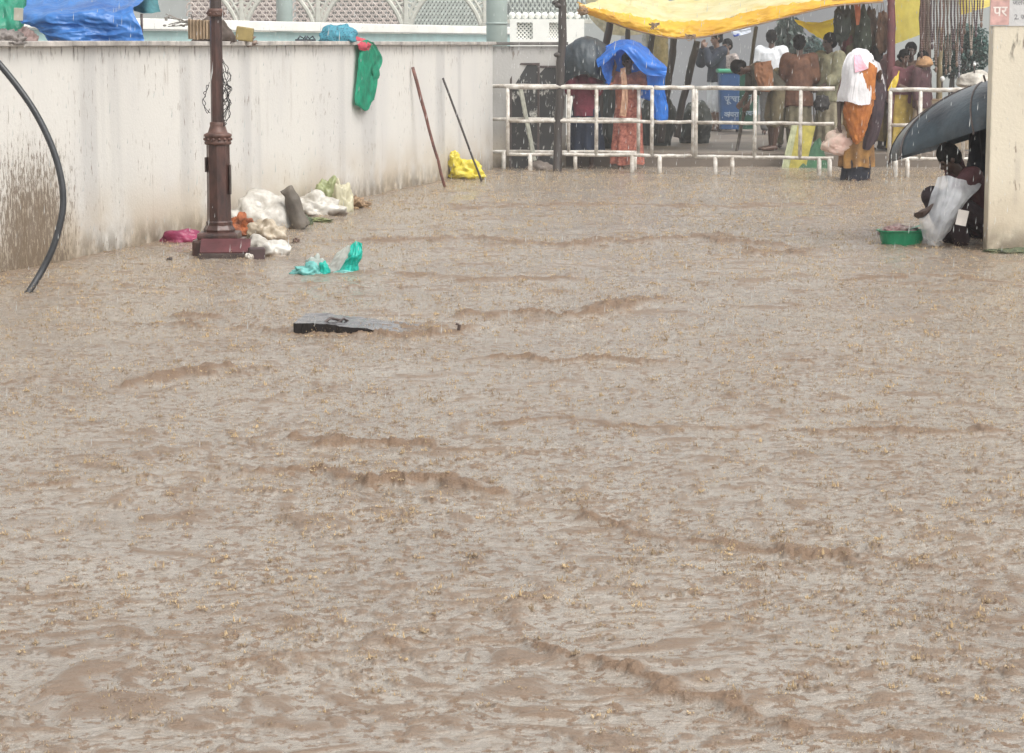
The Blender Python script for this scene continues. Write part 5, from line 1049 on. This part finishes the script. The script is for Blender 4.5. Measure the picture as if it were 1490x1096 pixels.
# 2 dark covered person
Yc = PYf-.35
MDT = plastic('dark_grey_sheet', (.026, .04, .05), trans=.02, rough=.5, c2=(.013, .02, .027))
p2 = person(852, Yc, -.02, 1.60, -.3, 'person hidden under a dark grey sheet in maroon top and navy skirt behind the barrier', dict(el=(-.12, -.06, .68), wl=(-.06, -.12, .82), er=(.12, -.06, .68), wr=(.06, -.12, .82)), SD,
  [('shirt', 'top', cloth('maroon_top', (.17, .03, .05)), dict(sleeve=.8, hem=.06, e=.02)), ('skirt', 'skirt', cloth('navy_skirt', (.02, .03, .055)), dict(top=.58, bot=.13, w1=.11, w2=.16)),])
bpy.context.view_layer.update(); T2 = lambda px, py, dy=0: tofig(p2, px, py, dy)
patch('head_sheet', [[T2(828, 66, .2), T2(848, 55, .25), T2(866, 56, .25), T2(884, 68, .2)], [T2(822, 72, -.05), T2(842, 60, -.15), T2(864, 62, -.15), T2(886, 78, 0)], [T2(819, 88, -.16), T2(840, 80, -.30), T2(864, 84, -.32), T2(890, 92, -.12)], [T2(818, 108, -.12), T2(845, 100, -.34), T2(866, 108, -.34), T2(892, 112, -.12)], [T2(822, 120, -.08), T2(846, 108, -.3), T2(868, 114, -.3), T2(889, 122, -.1)]], MDT, p2, 50, 50, .03, 3.5, 41, (1.6, .6))
# 3 blue tarp person
Yc3 = PYf-.45
p3 = person(914, Yc3, -.02, 1.60, .05, 'person in salmon orange wrap holding a bright blue tarp over the head', dict(el=(-.16, -.08, .72), wl=(-.13, -.12, .86), er=(.17, -.06, .72), wr=(.16, -.10, .86), face=(.1, -1, -.25)), (.11, .055, .035),
  [('shirt', 'blouse', cloth('salmon_blouse', (.44, .17, .11), scale=20), dict(sleeve=.45, e=.014)), ('skirt', 'wrap', cloth('salmon_wrap', (.46, .18, .13), c2=(.20, .055, .045), scale=22), dict(top=.62, bot=.05, w1=.105, w2=.14, folds=8))])
bpy.context.view_layer.update(); T3 = lambda px, py, dy=0: tofig(p3, px, py, dy)
patch('shawl', [[T3(903, 100, -.24), T3(910, 98, -.28)], [T3(905, 140, -.3), T3(914, 138, -.32)], [T3(901, 168, -.28), T3(911, 170, -.3)]], cloth('peach_shawl', (.55, .33, .22)), p3, 12, 40, .02, 4, 52)
MBL = plastic('bright_blue_tarp', (.015, .17, .62), trans=.3, rough=.35, c2=(.01, .11, .45), bump=.15)
o = patch('blue_rain_sheet', [[AT(885, 66, Yc3+.3), AT(900, 60, Yc3+.35), AT(920, 60, Yc3+.35), AT(940, 70, Yc3+.3), AT(960, 92, Yc3+.2)],
  [AT(872, 84, Yc3-.1), AT(893, 67, Yc3-.05), AT(916, 60, Yc3), AT(940, 76, Yc3-.1), AT(968, 98, Yc3-.1)],
  [AT(868, 88, Yc3-.3), AT(892, 75, Yc3-.32), AT(916, 66, Yc3-.35), AT(943, 88, Yc3-.4), AT(970, 101, Yc3-.3)],
  [AT(870, 98, Yc3-.36), AT(887, 88, Yc3-.38), AT(906, 74, Yc3-.44), AT(936, 106, Yc3-.42), AT(968, 112, Yc3-.34)]], MBL, p3, 70, 50, .03, 6, 42); o.matrix_parent_inverse = p3.matrix_world.inverted()
for k, cg in enumerate([[[AT(876, 70, Yc3+.2), AT(905, 60, Yc3+.3), AT(945, 75, Yc3+.25)], [AT(872, 100, Yc3+.2), AT(905, 100, Yc3+.3), AT(952, 110, Yc3+.25)], [AT(884, 128, Yc3+.2), AT(908, 135, Yc3+.3), AT(955, 150, Yc3+.25)]], [[AT(939, 88, Yc3-.30), AT(956, 96, Yc3-.28), AT(967, 102, Yc3-.2)], [AT(942, 125, Yc3-.28), AT(955, 128, Yc3-.24), AT(967, 128, Yc3-.15)], [AT(949, 150, Yc3-.2), AT(957, 152, Yc3-.2), AT(970, 150, Yc3-.1)], [AT(952, 172, Yc3-.2), AT(960, 176, Yc3-.2), AT(972, 174, Yc3-.1)]],
                        [[AT(872, 90, Yc3-.34), AT(880, 86, Yc3-.3), AT(892, 80, Yc3-.2)], [AT(876, 104, Yc3-.32), AT(884, 102, Yc3-.24), AT(893, 98, Yc3-.15)], [AT(881, 118, Yc3-.3), AT(885, 118, Yc3-.24), AT(889, 114, Yc3-.2)], [AT(884, 124, Yc3-.3), AT(886, 124, Yc3-.26), AT(888, 122, Yc3-.22)]]]):
    o = patch('blue_sheet_side', cg, MBL, p3, 30, 40, .03, 4, 43+k); o.matrix_parent_inverse = p3.matrix_world.inverted()
# crowd on the pavement
WHT = cloth('white_cotton', (.66, .68, .72), var=.12)
man = (.085, .045, .03)
YA = PYf+8.0
person(1043, YA, PZ, 1.72, -1.15, 'man in dark navy shirt and white shorts with hands raised to his face', dict(el=(-.10, -.13, .68), wl=(-.03, -.15, .82), er=(.10, -.13, .68), wr=(.03, -.15, .83)), (.16, .09, .06),
  [('shirt', 'shirt', cloth('navy_shirt', (.022, .028, .042)), dict(sleeve=.9, hem=.03, e=.02)), ('trousers', 'shorts', WHT, dict(len=.62, e=.018))])
person(1058, YA+.5, PZ, 1.58, -.8, 'person in pale speckled clothes partly hidden behind the man in white shorts', dict(el=(-.1, -.12, .66), wl=(-.03, -.16, .8)), (.15, .09, .065),
  [('shirt', 'shirt', cloth('pale_speckled_top', (.35, .30, .28), var=.6, scale=30), dict(sleeve=.8, hem=.05)), ('skirt', 'skirt', cloth('grey_green_skirt', (.16, .17, .14)), dict(top=.56, bot=.06))])
# bending man, facing left
person(1124, PYf+.55, PZ, 1.66, -1.45, 'man bending forward in a dark olive shirt and shorts over the bins', dict(pelvis=(0, .06, .53), chest=(0, -.08, .655), neck=(0, -.20, .70), head=(0, -.285, .70), face=(0, -.75, -.75), sl=(-.10, -.165, .68), sr=(.10, -.165, .68), el=(-.11, -.17, .52), er=(.11, -.15, .52), wl=(-.09, -.24, .42), wr=(.08, -.22, .40), hl=(-.05, .05, .52), hr=(.05, .05, .52), kl=(-.06, .0, .29), kr=(.06, .03, .29)), man,
  [('shirt', 'shirt', cloth('dark_olive_shirt', (.075, .068, .05)), dict(sleeve=.5, hem=.0, e=.016)), ('trousers', 'shorts', cloth('olive_shorts', (.15, .125, .075)), dict(len=.62, e=.016)), ])
o = patch('tan_scarf', [[AT(1098, 92, PYf+.25), AT(1110, 90, PYf+.2), AT(1122, 88, PYf+.25)], [AT(1099, 112, PYf+.25), AT(1112, 112, PYf+.2), AT(1124, 105, PYf+.25)], [AT(1106, 132, PYf+.25), AT(1116, 134, PYf+.2), AT(1125, 130, PYf+.25)]], cloth('rust_scarf', (.24, .11, .055)), None, 24, 24, .03, 4, 61); tag(o, 'rust brown scarf hanging from the bending man', 'scarf')
person(1122, PYf+6.3, PZ, 1.72, 2.9, 'man in a white shirt with his back turned, standing furthest back', None, man, [('shirt', 'shirt', WHT, dict(sleeve=.45, hem=.08, e=.028)), ('trousers', 'trousers', cloth('grey_trousers', (.12, .12, .12)), dict(len=.95))])
person(1144, PYf+1.3, PZ, 1.36, 2.9, 'shorter person in pale olive, head just left of the brown shirt', None, man, [('shirt', 'shirt', cloth('pale_olive_shirt', (.26, .25, .18)), dict(sleeve=.6, hem=.08, e=.02)), ('trousers', 'trousers', cloth('pale_olive_trousers', (.22, .21, .15)), dict(len=.95))])
person(1163, PYf+.45, PZ, 1.62, 3.0, 'man in a wet brown shirt seen from behind at the barrier', dict(el=(-.135, -.03, .64), wl=(-.10, -.14, .56), er=(.135, -.03, .64), wr=(.10, -.14, .56), face=(-.2, -1, -.3)), man, [('shirt', 'shirt', cloth('brown_shirt', (.15, .075, .045), c2=(.08, .04, .03)), dict(sleeve=.75, hem=.13, e=.024, wr=.014)), ('skirt', 'lungi', cloth('olive_lungi', (.17, .15, .10)), dict(top=.50, bot=.2, w1=.105, w2=.11)),])
person(1207, PYf+.5, PZ, 1.65, -.9, 'man in an olive green shirt holding a dark bag, facing sideways', dict(el=(-.12, -.03, .63), wl=(-.07, -.14, .55), er=(.12, -.03, .63), wr=(.05, -.16, .54), face=(-.3, -1, -.3)), (.05, .028, .02), [('shirt', 'shirt', cloth('olive_shirt', (.23, .22, .14), c2=(.14, .135, .09)), dict(sleeve=.7, hem=.10, e=.026, wr=.014)), ('skirt', 'wrap', cloth('khaki_wrap', (.27, .24, .17)), dict(top=.50, bot=.08, w1=.11, w2=.14))])
tag(blob('dark_pouch', AT(1196, 152, PYf+.2), (.22, .15, .24), cloth('black_pouch', (.03, .028, .028)), None, 95, .3, 2, 4, .7), 'black pouch held in front of the man in olive', 'bag')
person(1228, PYf+1.1, PZ, 1.62, -.4, 'dim figure in dark brown behind the man in olive', None, (.05, .03, .022), [('shirt', 'shirt', cloth('dark_brown_shirt', (.06, .045, .035)), dict(sleeve=.7, hem=.1, e=.02)), ('skirt', 'wrap', cloth('brown_wrap', (.16, .12, .08)), dict(top=.5, bot=.08))])
person(1276, PYf+.75, PZ, 1.60, .4, 'dim vendor in dark maroon standing under the hanging bags', None, (.05, .03, .022), [('shirt', 'shirt', cloth('dark_maroon_shirt', (.07, .035, .035)), dict(sleeve=.7, hem=.1, e=.02)), ('skirt', 'wrap', cloth('dull_mustard_wrap', (.26, .19, .08)), dict(top=.5, bot=.08))])
p_ = person(1315, PYf+.35, PZ, 1.42, .5, 'woman in maroon blouse and yellow shawl right of the maroon post', dict(el=(-.13, -.05, .66), wl=(-.05, -.15, .62)), (.12, .065, .045), [('shirt', 'blouse', cloth('plum_blouse', (.16, .06, .07)), dict(sleeve=.5, hem=.05)), ('skirt', 'sari_skirt', cloth('mustard_sari', (.42, .30, .07)), dict(top=.56, bot=.04, w1=.11, w2=.16))], hair='bun')
bpy.context.view_layer.update(); Tp = lambda px, py, dy=0: tofig(p_, px, py, dy)
patch('yellow_shawl', [[Tp(1306, 104, -.1), Tp(1309, 103, -.12)], [Tp(1298, 118, -.2), Tp(1307, 118, -.22)], [Tp(1291, 132, -.22), Tp(1301, 134, -.24)]], cloth('yellow_shawl', (.62, .45, .05)), p_, 14, 24, .02, 4, 71)
pc_ = person(1342, PYf+.15, PZ, 1.40, .9, 'person with a tan cap and dark plum shirt beside the brown trunk', dict(face=(-.2, -1, -.3)), (.09, .05, .035), [('shirt', 'shirt', cloth('dark_plum_shirt', (.08, .04, .045)), dict(sleeve=.8, hem=.08)), ('skirt', 'wrap', cloth('tan_wrap', (.30, .24, .17)), dict(top=.54, bot=.05))])
o = blob('tan_cap', AT(1345, 94, PYf+.12), (.24, .22, .17), cloth('tan_cap_cloth', (.38, .22, .11)), pc_, 96, .08, 2, 4, .3); bpy.context.view_layer.update(); o.matrix_parent_inverse = pc_.matrix_world.inverted()
person(1325, PYf+.9, PZ, 1.52, -.2, 'dim figure in speckled brown between the post and the trunk', None, (.07, .04, .03), [('shirt', 'shirt', cloth('speckled_brown', (.14, .09, .07), var=.6, scale=25), dict(sleeve=.6, hem=.1)), ('skirt', 'wrap', cloth('dark_wrap', (.10, .08, .06)), dict(top=.54, bot=.06))])
# ------------------------------------------------------------------ squatting person with umbrella + figure behind
Yq = PY_+.62
sq = dict(pelvis=(0, .10, .14), chest=(0, .02, .31), neck=(0, -.07, .415), head=(0, -.125, .475), face=(0, -.85, -.5), sl=(-.10, -.04, .395), sr=(.10, -.04, .395),
  er=(.14, -.16, .30), wr=(.10, -.27, .22), el=(-.12, -.05, .47), wl=(-.10, -.145, .60), hl=(-.055, .08, .13), hr=(.055, .08, .13), kl=(-.10, -.17, .27), kr=(.10, -.17, .27), al=(-.07, -.06, .035), ar=(.07, -.06, .035))
pq = person(1416, Yq, -.03, 1.62, -1.35, 'crouching person in dark maroon under the dark umbrella with a clear plastic cover', sq, (.06, .036, .028), [('shirt', 'shirt', cloth('dark_wet_maroon', (.085, .035, .04)), dict(sleeve=.42, e=.02, hem=.02)), ('trousers', 'trousers', cloth('black_wet_cloth', (.035, .022, .026)), dict(len=.95, e=.02))])
bpy.context.view_layer.update(); Tq = lambda px, py, dy=0: tofig(pq, px, py, dy)
m = D.materials.new('clear_plastic_sheet'); N, L = nt(m); b = N['Principled BSDF']; b.inputs['Base Color'].default_value = (.60, .62, .65, 1); b.inputs['Roughness'].default_value = .3
tc = N.new('ShaderNodeTexCoord'); n = N.new('ShaderNodeTexNoise'); n.inputs['Scale'].default_value = 7; n.inputs['Detail'].default_value = 4; L.new(tc.outputs['Object'], n.inputs['Vector']); mr_ = N.new('ShaderNodeMapRange'); mr_.inputs[1].default_value = .3; mr_.inputs[2].default_value = .7; mr_.inputs[3].default_value = .35; mr_.inputs[4].default_value = .8; L.new(n.outputs[0], mr_.inputs[0]); L.new(mr_.outputs[0], b.inputs['Alpha'])
patch('plastic_cover', [[Tq(1366, 258, -.12), Tq(1380, 256, -.25), Tq(1400, 262, -.3), Tq(1428, 268, -.2)], [Tq(1358, 280, -.2), Tq(1374, 284, -.34), Tq(1394, 288, -.38), Tq(1424, 276, -.28)], [Tq(1348, 305, -.22), Tq(1365, 312, -.36), Tq(1382, 312, -.4), Tq(1408, 292, -.34)], [Tq(1338, 318, -.2), Tq(1354, 336, -.34), Tq(1374, 334, -.38), Tq(1394, 312, -.34)], [Tq(1344, 345, -.2), Tq(1356, 350, -.3), Tq(1370, 350, -.32), Tq(1384, 330, -.3)]], m, pq, 60, 70, .018, 4, 51, (1.6, .6))
mb = MB(); mb.box((0, 0, 0), (.09, .004, .13), Matrix.Rotation(.2, 3, 'Y')); o = mb.build('paper_sheet', mat('wet_white_paper', (.62, .58, .54), var=.2)); o.location = AT(1400, 317, Yq-.42); tag(o, 'small wet white paper hanging at the knee of the crouching person', 'paper')
tag(blob('white_slipper', AT(1358, 357, Yq-.15), (.10, .12, .09), plastic('white_rubber', (.7, .68, .66)), None, 98, .25, 2, 4, .3), 'small white plastic scrap right of the green tub', 'scrap')
ps_ = person(1432, Yq+.75, -.02, 1.18, -1.4, 'small standing figure in dark navy mostly hidden behind the pillar', None, (.06, .036, .028), [('shirt', 'kurta', cloth('navy_kurta', (.018, .022, .04)), dict(sleeve=.85, hem=.12, e=.03)), ('skirt', 'long_skirt', cloth('black_navy_skirt', (.018, .018, .028)), dict(top=.55, bot=.03, w1=.12, w2=.16))])
# umbrella
ax = AT(1434, 119, PY_+1.22)
r = empty('umbrella', ax, 0, 'large dark grey umbrella tilted left over the crouching person', 'umbrella')
Mu = Matrix.Rotation(math.radians(-17), 3, 'Y') @ Matrix.Rotation(math.radians(-7), 3, 'X')
RU, DU, NP = 1.02, .42, 8
def up_(a, t):
    rr = RU*math.sin(t*1.5)/math.sin(1.5); z = -DU*(1-math.cos(t*1.5))/(1-math.cos(1.5)); fr = (a*NP/(2*math.pi)+.5) % 1-.5
    sag = 1-.0*t; scal = 1-.13*t*(1-(2*abs(fr))**1.4)
    a_ = a
    e = 1-.06*(1-(abs(fr)*2-1)**2)*0
    return Mu @ V((rr*scal*math.cos(a_), rr*scal*math.sin(a_), z*sag if t else 0))
# ribs sit at fr = +-.5
vs = [up_(0, 0)]; NA, NT = 96, 22
for i in range(1, NT+1):
    for j in range(NA): vs.append(up_(2*math.pi*j/NA, i/NT))
fs = [(0, 1+(j+1) % NA, 1+j) for j in range(NA)]+[(1+(i-1)*NA+j, 1+(i-1)*NA+(j+1) % NA, 1+i*NA+(j+1) % NA, 1+i*NA+j) for i in range(1, NT) for j in range(NA)]
mesh_obj('canopy', vs, fs, plastic('wet_dark_umbrella', (.050, .074, .090), trans=.02, rough=.3, c2=(.014, .021, .030), scale=3.2, bump=.3), r, True)
for k in range(NP):
    a = 2*math.pi*(k+.5)/NP; mb = MB(); mb.tube([up_(a, i/10)+Mu @ V((0, 0, .004)) for i in range(1, 11)]+[up_(a, 1)*1.04], .008, 6); mb.build('rib', MI2, r)
mb = MB(); mb.tube([Mu @ V((0, 0, .06)), Mu @ V((0, 0, -.8))], .009, 10); mb.build('shaft', MI2, r)
mb = MB(); hnd = tofig(r, 1379, 184, Yq-PY_-1.22); mb.tube([Mu @ V((-.02, 0, -.30)), Mu @ V((-.10, 0, -.33)), V(hnd)], .010, 8); mb.build('handle', MBK, r, True)
# green tub
c = G(1313, 357); r = empty('green_tub', c+V((0, .05, -.02)), .05, 'bright green plastic tub floating beside the crouching person', 'tub')
MG3 = mat('green_plastic', (.01, .22, .10), rough=.3, var=.2, scale=5); mb = MB(); n = 32; vs = []
prof = [(.165, .0), (.195, .135), (.215, .14), (.215, .15), (.19, .148), (.16, .02)]
for rr, z in prof:
    for j in range(n):
        q = 2*math.pi*j/n; vs.append(V((rr*math.copysign(abs(math.cos(q))**.75, math.cos(q)), rr*.72*math.copysign(abs(math.sin(q))**.75, math.sin(q)), z)))
fs = [(i*n+j, i*n+(j+1) % n, (i+1)*n+(j+1) % n, (i+1)*n+j) for i in range(len(prof)-1) for j in range(n)]+[tuple(range(n))[::-1], tuple((len(prof)-1)*n+j for j in range(n))]
mb.add(vs, fs); mb.build('tub_body', MG3, r, False)
tag(blob('wet_flowers', c+V((-.03, .05, .105)), (.30, .2, .10), plastic('grey_pink_goods', (.40, .36, .34), c2=(.30, .12, .12), scale=14), None, 99, .5, 2.4, 4, .6, 0, 1), 'grey and pink wet goods heaped inside the green tub', 'goods')
patch('lid', [[V((.0, -.08, .15)), V((.20, -.08, .20))], [V((.02, .08, .15)), V((.20, .08, .19))]], MG3, r, 10, 8, .004, 2, 1)
tag(blob('moss_patch', G(1475, 368)+V((0, -.02, 0)), (.5, .12, .05), mat('green_moss', (.07, .085, .04), var=.5, scale=25, bump=1), None, 101, .4, 3, 4, .3, 0, 1), 'low green moss at the foot of the cream pillar', 'moss')
# ------------------------------------------------------------------ heavy meshes are linked last
tag(link(D.objects.new('flood_water', WATER_ME)), kind='structure')
for nm, v_, f_, m_, lb, ct in LATE: tag(mesh_obj(nm, v_, f_, m_), lb, ct, kind='stuff')
mb = MB(); a = AT(745, 62, 50); mb.box((4, 37, 2.4), (60, 46, 4.7)); mm_ = D.materials.new('rain_haze'); N, L = nt(mm_); N.remove(N['Principled BSDF']); vs_ = N.new('ShaderNodeVolumeScatter'); vs_.inputs['Density'].default_value = .0034; vs_.inputs['Anisotropy'].default_value = .3; vs_.inputs['Color'].default_value = (.97, .98, 1, 1)
L.new(vs_.outputs[0], N['Material Output'].inputs['Volume']); o = mb.build('haze', mm_); tag(o, kind='structure'); sc.cycles.volume_bounces = 1
